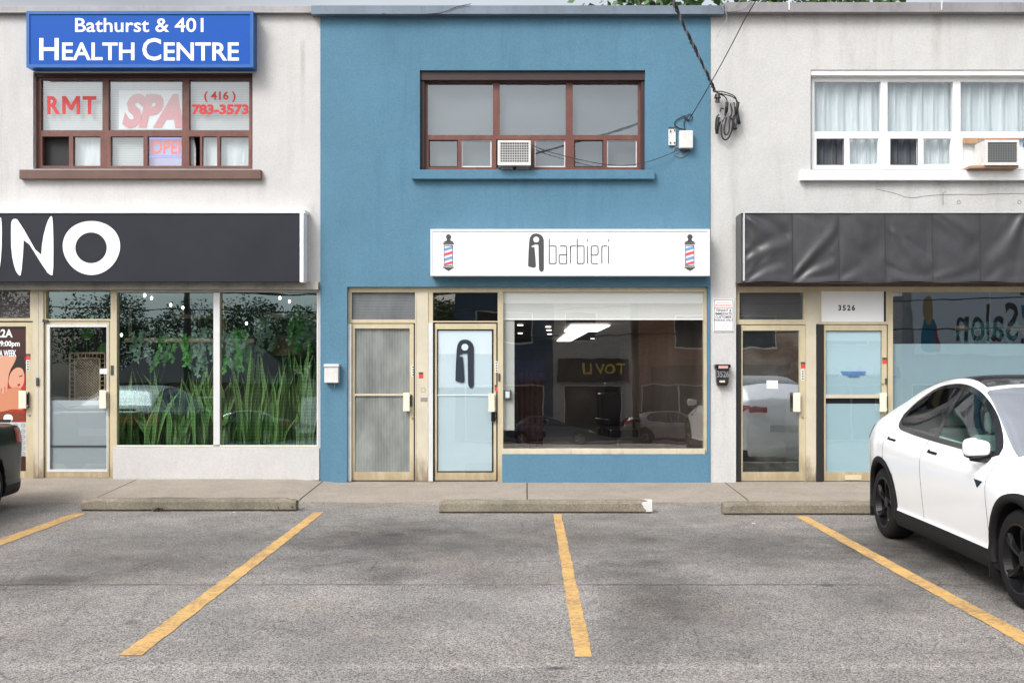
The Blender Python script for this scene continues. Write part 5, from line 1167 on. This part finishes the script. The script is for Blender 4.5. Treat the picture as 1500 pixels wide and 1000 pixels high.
def build_car(name,P,label,group,loc,rz,paintm):
    c=Car(P); e=empty(name,(0,0,0),0,label,'car',group); L=c.L
    us=[0,.03,.07,.12,.2]+[.2+ (L-.4)*i/110 for i in range(1,110)]+[L-.2,L-.12,L-.07,L-.03,L]
    mb=MB(); rows=[]
    for u in us:
        h=c.curve(u); ring=[(x,z) for x,z in h]+[(-x,z) for x,z in h[-2:0:-1]]; rows.append(len(ring)); mb.v += [(x,u-L/2,z) for x,z in ring]
    n=rows[0]
    dlo_lo,dlo_hi=P['dlo_lo'],P['dlo_hi']; ua,ub=dlo_lo[0][0],dlo_lo[-1][0]
    half=len(c.curve(1.0))
    for i in range(len(us)-1):
        for j in range(n):
            a=i*n+j; b=i*n+(j+1)%n; mb.f.append((a,b,b+n,a+n)); mb.m.append(0)
    mb.f.append(tuple(range(n))[::-1]); mb.m.append(0); mb.f.append(tuple((len(us)-1)*n+j for j in range(n))); mb.m.append(0)
    body=mb.build('body',[paintm,CM['trim']],e,smooth=True)
    b=bmesh.new(); b.from_mesh(body.data); bmesh.ops.recalc_face_normals(b,faces=b.faces); b.to_mesh(body.data); b.free()
    # arches
    ra=P['r']+.045
    for ax in (P['fa'],P['ra']):
        for s in (-1,1):
            cb=MB(); cb.tube([(s*.60,ax-L/2,P['r']+.01),(s*1.2,ax-L/2,P['r']+.01)],ra,48); co=cb.build('cut',[CM['trim']]); 
            bb=bmesh.new(); bb.from_mesh(co.data); bmesh.ops.recalc_face_normals(bb,faces=bb.faces); bb.to_mesh(co.data); bb.free()
            m=body.modifiers.new('b','BOOLEAN'); m.object=co; m.operation='DIFFERENCE'; m.solver='EXACT'
            dg=bpy.context.evaluated_depsgraph_get(); me=bpy.data.meshes.new_from_object(body.evaluated_get(dg)); body.modifiers.clear(); old=body.data; body.data=me; bpy.data.meshes.remove(old); bpy.data.objects.remove(co)
    me=body.data; me.materials.clear(); me.materials.append(paintm); me.materials.append(CM['trim'])
    b=bmesh.new(); b.from_mesh(me); kill=[]
    for f in b.faces:
        cc=f.calc_center_median(); u=cc.y+L/2; f.material_index=0
        for ax in (P['fa'],P['ra']):
            d=math.hypot(u-ax,cc.z-P['r']-.01)
            if d<ra+.003 and abs(cc.x)<c.hx(u,max(.3,min(cc.z,.95)))-.01 and (d>ra-.01 or abs(abs(cc.x)-.60)<.02) : f.material_index=1; f.smooth=False
        if cc.z<.31: f.material_index=1
        if ua+.06<u<ub-.06 and abs(cc.x)>.3:
            lo=crom(dlo_lo,u); hi=crom(dlo_hi,u)
            if lo+.012<cc.z<hi-.012 and cc.z>.8: kill.append(f)
        a0,a1=P['screen']
        if a0+.04<u<a1-.04 and cc.z>crom(P['belt'],u)+.03 and abs(cc.x)<c.hx(u,c.section(u)[10][1]-.002)*.9: 
            if f not in kill: kill.append(f)
    bmesh.ops.delete(b,geom=kill,context='FACES'); b.to_mesh(me); b.free()
    # side glass
    bp=P['pillar']
    for s in (-1,1):
        for (x0,x1,mt) in ((ua,bp-.03,CM['glass']),(bp+.03,ub,CM['glassdk'])):
            g=MB(); g.grid(lambda a,v:c.pt(x0+(x1-x0)*a, crom(dlo_lo,x0+(x1-x0)*a)+(crom(dlo_hi,x0+(x1-x0)*a)-crom(dlo_lo,x0+(x1-x0)*a))*v,.002,s),34,8); g.build('side_window',mt,e,smooth=True)
        g=MB(); n_=60; lo=[(ua+(ub-ua)*i/n_,crom(dlo_lo,ua+(ub-ua)*i/n_)) for i in range(n_+1)]; hi=[(ua+(ub-ua)*i/n_,crom(dlo_hi,ua+(ub-ua)*i/n_)) for i in range(n_+1)][::-1]
        loop=lo+hi[1:-1]; N=len(loop); 
        for i,p in enumerate(loop):
            a=loop[i-1]; b2=loop[(i+1)%N]; dx,dz=b2[0]-a[0],b2[1]-a[1]; l=math.hypot(dx,dz) or 1; nx,nz=dz/l,-dx/l
            g.v.append(tuple(c.pt(p[0]+nx*.020,p[1]+nz*.020,.004,s))); g.v.append(tuple(c.pt(p[0]-nx*.020,p[1]-nz*.020,.006,s)))
        for i in range(N): g.f.append((2*i,2*((i+1)%N),2*((i+1)%N)+1,2*i+1)); g.m.append(0)
        g.grid(lambda a,v:c.pt(bp-.04+.08*a, crom(dlo_lo,bp)+(crom(dlo_hi,bp)-crom(dlo_lo,bp))*v,.005,s),4,10)
        g.build('window_trim',CM['gloss'],e)
        # door shut lines
        g=MB(); 
        for uu,za,zb_ in P['shut']:
            g=MB(); pts=[c.pt(uu+P['shutk']*math.sin((z-.4)*2.6)*.05,z,.0005,s) for z in [za+(zb_-za)*k/16 for k in range(17)]]; g.tube(pts,.0024,4); g.build('door_gap',CM['gap'],e)
        # arch trims and sill
        if P['clad']:
            for ax in (P['fa'],P['ra']):
                g=MB(); n0=0; M=44; rows_=[]
                for i in range(M+1):
                    t=math.pi*(-.09+1.18*i/M)
                    for rr_,of in ((ra-.012,-.03),(ra-.010,.010),(ra+.030,.012),(ra+.052,.004)):
                        uu=ax+rr_*math.cos(t); zz=P['r']+.01+rr_*math.sin(t); zz2=max(zz,.22); p=c.pt(min(max(uu,.02),L-.02),zz2,of,s); g.v.append((p.x,uu-L/2,zz2))
                for i in range(M):
                    for j in range(3): a=i*4+j; g.f.append((a,a+4,a+5,a+1)); g.m.append(0)
                g.build('arch_trim',CM['trim'],e,smooth=True)
            g=MB(); u0,u1=P['fa']+ra+.02,P['ra']-ra-.02
            g.grid(lambda a,v:c.pt(u0+(u1-u0)*a,.20+.14*v,.014-.008*v,s),40,4); g.build('sill_cladding',CM['trim'],e,smooth=True)
            g=MB(); uu=P['ra']+ra+.015; g.box(s*(c.hx(uu,.3)-.16),s*(c.hx(uu,.3)+.008),uu-L/2-.012,uu-L/2+.012,.16,.50); g.build('mud_flap',CM['trim'],e); g=MB(); uu=P['fa']+ra+.0; g.box(s*(c.hx(uu,.3)-.16),s*(c.hx(uu,.3)+.012),uu-L/2-.01,uu-L/2+.01,.14,.42); g.build('mud_flap',CM['trim'],e)
        for uh,zh in P['handles']:
            g=MB(); pts=[c.pt(uh-.10,zh,.004,s),c.pt(uh+.08,zh+.012,.004,s)]
            a,b2=pts; g.box(0,0,0,0,0,0); g.v=[];g.f=[];g.m=[]
            q=[c.pt(uh-.10,zh-.010,.006,s),c.pt(uh+.10,zh-.004,.006,s),c.pt(uh+.10,zh+.020,.006,s),c.pt(uh+.075,zh+.022,.010,s),c.pt(uh+.065,zh+.010,.014,s),c.pt(uh-.10,zh+.006,.014,s)]
            g.v=[tuple(p) for p in q]+[tuple(p-Vector((s*.012,0,0))) for p in q]; g.f=[(0,1,2,3,4,5)]+[(i,(i+1)%6,6+(i+1)%6,6+i) for i in range(6)]; g.m=[0]*7
            g.build('door_handle',CM['trim'] if P['clad'] else paintm,e)
        # mirror
        um,zm=P['mirror']; p=c.pt(um,zm,.0,s); g=MB(); 
        def ell(a,v,sx=.10,sy=.06,sz=.070):
            th=a*2*math.pi; ph=(v-.5)*math.pi; cx=abs(math.cos(ph))**.55; k=lambda q:math.copysign(abs(q)**.65,q)
            return Vector((p.x+s*(.115)+sx*cx*k(math.cos(th)), p.y-.02+sy*cx*k(math.sin(th)), p.z+.055+sz*k(math.sin(ph))*(1+.12*math.cos(th)*s)))
        g.grid(ell,24,14); mm=g.build('wing_mirror',paintm,e,smooth=True)
        g=MB(); g.grid(lambda a,v:ell(a,v*.30-.0,.103,.063,.073)-Vector((0,0,.002)),24,5); g.tube([(p.x-s*.02,p.y-.01,p.z-.035),(p.x+s*.06,p.y-.02,p.z-.03),(p.x+s*.16,p.y-.02,p.z-.02)],[.03,.03,.025],8); g.build('mirror_base',CM['gloss'],mm,smooth=True)
        if P['clad']:
            g=MB(); ub2,zb2=P['fa']+.60,.815; q=[c.pt(ub2-.075,zb2+.022,.005,s),c.pt(ub2+.075,zb2+.026,.005,s),c.pt(ub2+.012,zb2-.034,.005,s)]; g.v=[tuple(a) for a in q]; g.f=[(0,1,2)]; g.m=[0]; g.build('side_repeater',CM['gloss'],e)
        # tail lamps
        g=MB(); t0,t1,tz0,tz1=P['tail']; g.grid(lambda a,v:c.pt(t0+(t1-t0)*a,tz0+(tz1-tz0)*v-(1-a)*.5*(tz1-tz0)*(.5-v)*-.0+ (1-a)*.03,.006,s),10,5); g.build('tail_lamp',CM['red'],e,smooth=True)
        g=MB(); g.box(s*.30,s*.62,L/2-.03,L/2+.012,tz0+.03,tz1-.01); g.build('tail_lamp',CM['red'],e)
        g=MB(); g.grid(lambda a,v:c.pt(.10+.35*a,.58+.11*v+.05*a,.006,s),8,3); g.build('headlight',CM['lampw'],e,smooth=True)
    a0,a1=P['screen']; g=MB(); g.grid(lambda a,v:c.top(a0+(a1-a0)*a,-.97+1.94*v,.004),16,24); g.build('windscreen',CM['wind'],e,smooth=True)
    r0,r1=P['roofg']; g=MB(); g.grid(lambda a,v:c.top(r0+(r1-r0)*a,-.80+1.6*v,.004),20,24); g.build('roof_glass' if P['clad'] else 'rear_window',CM['roof'],e,smooth=True)
    # interior
    g=MB(); g.box(-.72,.72,1.2-L/2,3.9-L/2,.28,.42); g.box(-.70,.70,1.25-L/2,1.6-L/2,.6,.92); g.build('cabin_floor',CM['dash'],e)
    for (u,x) in ((2.15,-.37),(2.15,.37),(3.1,-.37),(3.1,.37)):
        g=MB(); g.box(x-.25,x+.25,u-L/2-.25,u-L/2+.25,.42,.60); g.box(x-.24,x+.24,u-L/2+.18,u-L/2+.32,.58,1.12); g.box(x-.12,x+.12,u-L/2+.24,u-L/2+.32,1.14,1.32); g.build('seat',CM['seat'],e,bevel=.04)
    g=MB(); g.grid(lambda a,v:Vector((-.38+.17*math.cos(a*6.283)*(1),1.72-L/2+.06*math.sin(a*6.283),.93+.16*math.sin(a*6.283)))+Vector((0,.02*math.cos(v*6.283),.012*math.sin(v*6.283))),24,6); g.build('steering_wheel',CM['dash'],e)
    for ax in (P['fa'],P['ra']):
        for s in (-1,1): wheel(e,s*(P['track']),ax-L/2,P['r'],P['ww'],P['rim'],s)
    if P.get('lip'):
        g=MB(); g.grid(lambda a,v:Vector(((-.62+1.24*a)*(1),L/2-.10+.10*v*(1-.5*abs(2*a-1)**2),P['lip']+.035*v*v)),16,4); g.build('spoiler',paintm,e,smooth=True)
    g=MB(); g.box(-.26,.26,L/2+.0,L/2+.012,.62,.74); g.build('number_plate',m_plastic_w,e)
    e.location=loc; e.rotation_euler=(0,0,rz); return e
SUV=dict(L=4.75,bf=.905,zb=.19,r=.353,ww=.25,track=.80,fa=.87,ra=3.76,clad=True,rim=CM['rim'],
 w=[(0,.60),(.1,.76),(.3,.875),(.6,.935),(.95,.958),(1.5,.950),(2.4,.945),(3.2,.953),(3.75,.96),(4.1,.94),(4.4,.87),(4.6,.78),(4.75,.66)],
 top=[(0,.58),(.06,.70),(.25,.80),(.6,.90),(1.0,.99),(1.25,1.06),(1.5,1.215),(1.8,1.39),(2.1,1.535),(2.4,1.61),(2.7,1.635),(3.0,1.625),(3.4,1.58),(3.8,1.50),(4.2,1.37),(4.45,1.25),(4.56,1.18),(4.66,1.0),(4.75,.80)],
 belt=[(0,.52),(.1,.62),(.4,.74),(.87,.87),(1.3,.97),(1.6,1.02),(2.4,1.045),(3.2,1.075),(3.8,1.12),(4.2,1.13),(4.5,1.06),(4.66,.92),(4.75,.74)],
 rail=[(0,.40),(.5,.62),(1.0,.72),(1.3,.735),(1.6,.69),(2.0,.62),(2.4,.58),(3.0,.555),(3.5,.55),(4.0,.56),(4.4,.585),(4.6,.60),(4.75,.5)],
 railz=[(0,.56),(.25,.77),(.6,.87),(1.0,.95),(1.25,1.02),(1.5,1.15),(1.8,1.32),(2.1,1.475),(2.4,1.55),(2.7,1.575),(3.0,1.565),(3.4,1.515),(3.8,1.435),(4.2,1.315),(4.45,1.20),(4.6,1.06),(4.75,.78)],
 dlo_lo=[(1.42,1.035),(1.8,1.045),(2.4,1.062),(2.9,1.080),(3.3,1.105),(3.48,1.13),(3.555,1.18),(3.58,1.235)],
 dlo_hi=[(1.42,1.045),(1.55,1.14),(1.8,1.30),(2.1,1.44),(2.4,1.512),(2.7,1.535),(3.0,1.52),(3.2,1.492),(3.38,1.435),(3.50,1.36),(3.56,1.285),(3.58,1.245)],
 screen=(1.27,2.12),roofg=(2.20,3.9),pillar=2.58,shut=[(1.30,.32,1.02),(2.66,.32,1.05),(3.62,.72,1.09)],shutk=1.0,handles=[(2.50,.955),(3.50,.995)],mirror=(1.50,1.03),tail=(4.30,4.62,.93,1.07))
SED=dict(L=4.75,zb=.18,r=.325,ww=.22,track=.79,fa=.92,ra=3.68,clad=False,rim=CM['rimsil'],lip=1.02,
 w=[(0,.58),(.1,.74),(.3,.84),(.6,.895),(.95,.91),(2.4,.905),(3.7,.915),(4.1,.90),(4.45,.85),(4.65,.77),(4.75,.66)],
 top=[(0,.55),(.06,.66),(.3,.76),(.7,.86),(1.15,.93),(1.4,.99),(1.8,1.20),(2.2,1.37),(2.5,1.43),(2.9,1.44),(3.3,1.39),(3.7,1.24),(4.05,1.08),(4.3,1.03),(4.6,1.01),(4.7,.92),(4.75,.72)],
 belt=[(0,.50),(.1,.60),(.4,.70),(.9,.82),(1.4,.90),(2.4,.94),(3.4,.97),(4.1,.985),(4.6,.95),(4.75,.68)],
 rail=[(0,.4),(.5,.6),(1.1,.72),(1.4,.74),(1.8,.66),(2.2,.59),(2.9,.57),(3.4,.58),(3.8,.64),(4.1,.68),(4.5,.68),(4.75,.5)],
 railz=[(0,.53),(.3,.73),(.7,.83),(1.15,.90),(1.4,.95),(1.8,1.14),(2.2,1.30),(2.5,1.365),(2.9,1.375),(3.3,1.32),(3.7,1.18),(4.05,1.05),(4.3,1.01),(4.6,.98),(4.75,.70)],
 dlo_lo=[(1.55,.93),(2.0,.945),(2.8,.965),(3.4,.985),(3.75,1.01),(3.85,1.03)],dlo_hi=[(1.55,.94),(1.8,1.09),(2.2,1.265),(2.5,1.33),(2.9,1.34),(3.3,1.285),(3.7,1.13),(3.85,1.04)],
 screen=(1.42,2.2),roofg=(3.35,4.0),pillar=2.6,shut=[(1.45,.32,.92),(2.62,.32,.95),(3.5,.7,.98)],shutk=1.0,handles=[(2.45,.84),(3.4,.86)],mirror=(1.72,.93),tail=(4.30,4.70,.78,.95))
tesla=build_car('parked_car',SUV,'white electric crossover with black wheels parked at the right','parked cars',(4.457,8.43,0),R(-1.9),CM['white'])
sedan=build_car('parked_car',SED,'black saloon car at the left edge, only its tail showing','parked cars',(-6.95,9.78,0),0,CM['black'])
def repaint(root,frm,to):
    for ch in [k for k in bpy.data.objects if k.parent==root]:
        if any(s.material==frm for s in ch.material_slots):
            ch.data=ch.data.copy()
            for i,m in enumerate(ch.data.materials):
                if m==frm: ch.data.materials[i]=to
def car_copy(src,loc,rz,label,to,frm):
    c=copy_tree(src); c.location=loc; c.rotation_euler=(0,0,rz); c['label']=label; repaint(c,frm,to); return c
car_copy(sedan,(-9.9,9.3,0),0,'dark saloon car outside the frame at left, mirrored in the plant shop window',CM['blue'],CM['black'])
car_copy(tesla,(6.9,-18.6,-1.32),R(90),'grey hatchback mirrored at the right of the barber window',CM['grey'],CM['white'])
car_copy(sedan,(-12.2,-14,-1.05),R(-90),'black saloon mirrored low in the right plant shop pane',CM['black'],CM['black'])
car_copy(sedan,(1.0,-19.8,-1.39),R(80),'blue saloon mirrored in the left half of the barber window',CM['blue'],CM['black'])
# ================================================================ ACROSS THE STREET (seen mirrored in the glass)
def brickm(name,c,c2,mo,sx=.22,sz=.075):
    t=NT(name); m=t.n.new('ShaderNodeMapping'); m.inputs['Rotation'].default_value=(R(90),0,0); t.l.new(t.pos(),m.inputs[0])
    b=t.n.new('ShaderNodeTexBrick'); b.inputs['Scale'].default_value=1; b.inputs['Brick Width'].default_value=sx; b.inputs['Row Height'].default_value=sz; b.inputs['Mortar Size'].default_value=.008
    b.inputs['Color1'].default_value=(*c,1); b.inputs['Color2'].default_value=(*c2,1); b.inputs['Mortar'].default_value=(*mo,1); t.l.new(m.outputs[0],b.inputs['Vector']); t.col(b.outputs[0]); t.set(Roughness=.85); return t.mat
m_br1=brickm('brown_brick',(.36,.17,.08),(.25,.11,.055),(.36,.30,.24)); m_br2=brickm('white_painted_brick',(.55,.55,.53),(.48,.48,.47),(.40,.40,.38)); m_br3=brickm('tan_brick',(.35,.24,.15),(.28,.18,.11),(.35,.3,.25))
YO=-22.0; ZO=-1.4
def far_building(x0,x1,h,wm,label,sign=None,shop=True,wins=()):
    e=empty('shop_building',((x0+x1)/2,YO,ZO),0,label,'building')
    holes=[(x0+.5,x1-.5,0,2.9)]+list(wins) if shop else list(wins)
    xs=sorted({x0,x1,*[q[0] for q in holes],*[q[1] for q in holes]}); zs=sorted({0,h,*[q[2] for q in holes],*[q[3] for q in holes]}); mb=MB()
    for a,b in zip(xs,xs[1:]):
        for c,d in zip(zs,zs[1:]):
            cx,cz=(a+b)/2,(c+d)/2
            if any(q[0]<cx<q[1] and q[2]<cz<q[3] for q in holes): continue
            mb.box(a,b,YO-.3,YO,ZO+c,ZO+d)
    mb.box(x0,x1,YO-9,YO-.301,ZO,ZO+h-.1); mb.build('wall',wm,e)
    mb=MB(); mb.box(x0-.05,x1+.05,YO-.35,YO+.08,ZO+h,ZO+h+.22); mb.build('coping',m_coping,e)
    for q in holes:
        w_=MB(); t=.07
        w_.box(q[0],q[1],YO-.15,YO-.08,ZO+q[3]-t,ZO+q[3]); w_.box(q[0],q[1],YO-.15,YO-.08,ZO+q[2],ZO+q[2]+t); n=max(1,int((q[1]-q[0])/1.6))
        for k in range(n+1): xx=q[0]+(q[1]-q[0]-t)*k/n; w_.box(xx,xx+t,YO-.149,YO-.081,ZO+q[2]+t,ZO+q[3]-t)
        wo=w_.build('window',m_winwhite,e); MB().box(q[0],q[1],YO-.13,YO-.125,ZO+q[2],ZO+q[3]).build('pane',m_farglass,wo)
    if sign: 
        for (sx0,sx1,sz0,sz1,mm) in sign: MB().box(sx0,sx1,YO+.002,YO+.22,ZO+sz0,ZO+sz1).build('fascia',mm,e)
    rebase(e); return e
m_farglass=flat('dark_window',(.03,.035,.04),.08); m_signdk=flat('dark_fascia',(.03,.03,.033),.5); m_yel=flat('yellow_lettering',(.75,.55,.08),.5); m_tanp=flat('grey_lettering',(.4,.4,.38),.6)
far_building(-3.6,1.4,7.6,paint('blue_far_wall',(.06,.11,.17),.8,0,.2,1),'blue shop building across the street, mirrored at the left of the barber window',[(-3.2,1.0,3.1,4.1,flat('far_sign_blue',(.05,.10,.22),.5))],True,[(-2.6,.4,5.0,6.6)])
far_building(1.4,5.4,7.6,m_br2,'white brick building across the street with a dark sign, mirrored mid barber window',[(1.6,5.2,3.05,4.25,m_signdk)],True,[(2.0,3.6,5.1,6.6)])
far_building(5.4,14.0,7.6,m_br1,'brown brick building across the street, mirrored at the right of the barber window',[(6.4,13.4,3.1,3.9,paint('faded_brown_fascia',(.14,.08,.05),.8))],True,[(7.6,9.6,4.7,6.4),(10.8,12.8,4.7,6.4)])
far_building(14.0,19.2,7.2,m_br2,'pale brick building across the street, mirrored in the salon doors',[(14.3,18.9,3.0,4.0,paint('pale_fascia',(.45,.44,.40),.7))],True,[(15,17.5,4.9,6.4)])
far_building(19.2,34,8.8,paint('far_stucco',(.36,.37,.38),.8,0,.2,1),'grey building with a big poster across the street, mirrored in the salon window',None,True,[(31,33,5.0,6.6)])
def far_text(s,x0,x1,z0,z1,mat,label,name='sign_lettering',y=YO+.235,**k):
    mb=MB(); text_mesh(s,(x0,ZO+z0,x1,ZO+z1),y,mb,flip=True,**k); MB_=tag(mb.build(name,mat),label,'lettering'); return MB_
far_text('TOV LI',2.9,5.0,3.45,4.0,m_yel,'yellow TOV LI letters on the dark fascia mirrored in the barber window',bold=.02)
far_text('LOLAS SH',14.8,19.0,3.2,3.8,m_charcoal,'dark LOLAS SH letters mirrored in the streaked glass door',bold=.04)
mb=MB(); mb.box(19.7,26.4,YO+.002,YO+.12,ZO+4.4,ZO+8.3); pst=tag(mb.build('poster_board',flat('poster_pale',(.60,.68,.73),.6)),'big pale salon poster board mirrored in the salon window','poster')
mb=MB(); text_mesh('Salon',(21.9,ZO+5.1,25.0,ZO+7.0),YO+.125,mb,flip=True,bold=.01); mb.build('lettering',m_charcoal,pst)
mb=MB()
def PF(L,m):
    n=len(mb.v); mb.v+=[(a,YO+.126+.002*m,ZO+b) for a,b in L]; mb.f.append(tuple(range(n,n+len(L)))); mb.m.append(m)
PF(chaikin([(20.0,4.5),(21.1,4.5),(20.95,5.6),(20.8,6.3),(20.45,6.45),(20.2,6.2),(20.1,5.4)],2,True),0); PF(chaikin([(20.3,6.1),(20.6,5.9),(20.75,6.4),(20.7,7.2),(20.55,7.5),(20.25,7.3),(20.2,6.7)],2,True),1); PF([(20.78,4.5),(21.0,4.5),(20.9,5.9),(20.82,5.9)],2); PF([(25.2,6.3),(26.2,6.4),(26.2,7.0),(25.2,6.9)],0); PF([(25.2,5.0),(26.3,5.0),(26.3,5.2),(25.2,5.2)],3); PF([(25.2,7.4),(26.3,7.5),(26.3,7.7),(25.2,7.6)],3)
mb.build('poster_picture',[flat('poster_blue',(.03,.20,.32),.6),flat('poster_tan',(.36,.27,.13),.6),flat('poster_red',(.40,.04,.06),.6),m_charcoal],pst)
# house with a dark roof, trees, poles
e=empty('house',(-17.5,-25,ZO),0,'low tan brick house with dark roof mirrored in the left plant shop pane','house')
mb=MB(); mb.box(-21.5,-13.5,-31,-23,ZO,ZO+3.0); mb.build('wall',m_br3,e)
mb=MB(); a=(-22.1,-22.4,ZO+3.0);b=(-12.9,-22.4,ZO+3.0);c=(-12.9,-31.6,ZO+3.0);d=(-22.1,-31.6,ZO+3.0);r1=(-19.4,-27,ZO+5.4);r2=(-15.6,-27,ZO+5.4)
mb.v=[a,b,c,d,r1,r2]; mb.f=[(0,1,5,4),(1,2,5),(2,3,4,5),(3,0,4),(3,2,1,0)]; mb.m=[0]*5; mb.build('roof',paint('dark_shingles',(.055,.04,.042),.9,0,.3,6),e)
for x in (-20.2,-16.4): 
    w_=MB(); w_.box(x-.6,x+.6,-22.998,-22.93,ZO+.9,ZO+2.3); wo=w_.build('window',m_winwhite,e); MB().box(x-.5,x+.5,-22.929,-22.92,ZO+1.0,ZO+2.2).build('pane',m_farglass,wo)
rebase(e)
def leaf_tree(loc,h,cr,label,seed,n=3600,ls=.22,name='leafy_tree',group=None,squash=.8):
    random.seed(seed); e=empty(name,loc,0,label,'tree',group); mb=MB(); tr=[(0,0,0),(.1,.05,h*.25),(-.05,.1,h*.5),(.1,0,h*.8)]; mb.tube(chaikin(tr,2),[.24-.20*i/(len(chaikin(tr,2))-1) for i in range(len(chaikin(tr,2)))],8)
    cl=[]
    for i in range(34):
        while True:
            v=Vector((random.uniform(-1,1),random.uniform(-1,1),random.uniform(-1,1)))
            if .25<v.length<1: break
        p=Vector((v.x*cr,v.y*cr,h-cr*squash+v.z*cr*squash)); cl.append((p,random.uniform(.22,.42)*cr))
        if i<12: mb.tube([(0,0,h*.45),tuple((Vector((0,0,h*.5))+p)*.5),tuple(p)],[.09,.05,.02],6)
    mb.build('trunk',m_bark,e,smooth=True); lf=MB()
    for i in range(n):
        p,r=random.choice(cl); d=Vector((random.gauss(0,1),random.gauss(0,1),random.gauss(0,.8))).normalized()*r*random.uniform(.55,1.05)
        c=p+d; u=Vector((random.gauss(0,1),random.gauss(0,1),random.gauss(0,.6))).normalized()*ls*random.uniform(.5,1); w_=u.cross(Vector((random.gauss(0,1),random.gauss(0,1),random.gauss(0,1)))).normalized()*ls*.45
        lf.quad(c-u,c-w_,c+u,c+w_)
    lf.build('crown',m_tree,e); return e
leaf_tree((5.4,24,0),11.5,4.2,'leafy treetop just showing above the roof of the blue building',1,9000,.16,squash=.62)
for i,(x,y,h,r) in enumerate(((-31,-44,9.5,3.6),(-25.5,-47,8.5,3.4),(-19.5,-45,9.6,3.6),(-13.5,-43,8.8,3.5),(-8.6,-41,9.5,3.3),(-37,-40,10,4),(-4.5,-43,9.8,3.4),(-12.0,-29,6.2,2.2))):
    leaf_tree((x,y,ZO),h,r,'dark green tree across the street, %s from the left in the mirrored row'%ORD[i],30+i,8000,.15,group='trees across the street')
def upole(x,y,h,label):
    e=empty('utility_pole',(x,y,-1.6 if y>-16 else ZO),0,label,'utility pole','utility poles across the lot'); mb=MB(); mb.tube([(0,0,0),(0,0,h)],[.16,.11],12); mb.build('shaft',m_bark,e,smooth=True); mb=MB(); mb.box(-1.1,1.1,-.06,.06,h-.9,h-.78); mb.build('crossarm',m_bark,e)
    mb=MB()
    for k in (-1,-.5,.5,1): mb.tube([(k,0,h-.78),(k,0,h-.62)],[.05,.03],8)
    mb.build('insulator',m_plastic_w,e)
upole(-7,-13.1,10.5,'wooden utility pole that the thick twisted cable runs to'); upole(4.6,-13.1,11.5,'wooden utility pole that the thin straight cable runs to'); upole(-14.2,-13.1,10.5,'wooden utility pole mirrored in the left plant shop pane')
for i,(z,dz) in enumerate(((5.4,.05),(4.7,-.1),(3.5,.02),(6.1,.06))):
    wire([(-45,-13.0,z+.3),(-14.2,-13.0,z),(-7,-13,z-.25+dz),(4.6,-13,z+.05),(30,-13,z+.6)],(.045,.025,.03,.02)[i],'street cable mirrored across the plant shop panes, %s of four'%['second from the top','third from the top','lowest','topmost'][i],it=2)

for e in (BL,BB,BR): rebase(e)

def proj(p): return (770+1440*p.x/p.y, 535-1440*(p.z-1.72)/p.y)
if 0:
    c_=Car(SUV); M=Matrix.Translation(Vector((4.457,8.43,0)))@Matrix.Rotation(R(-1.9),4,'Z')
    for nm in ('dlo_lo','dlo_hi'): print(nm,[tuple(round(q) for q in proj(M@c_.pt(u,z,0,-1))) for u,z in SUV[nm]])
    print('sil',[ (u,)+tuple(round(q) for q in proj(M@c_.top(u,-.95))) for u in (1.3,1.6,2,2.4,2.8,3.2,3.6,4,4.3,4.5,4.7)])
    print('mirror',proj(M@c_.pt(1.5,1.03,.1,-1)),'wheels',[proj(M@Vector((-.925,a-2.375,0))) for a in (.87,3.76)])
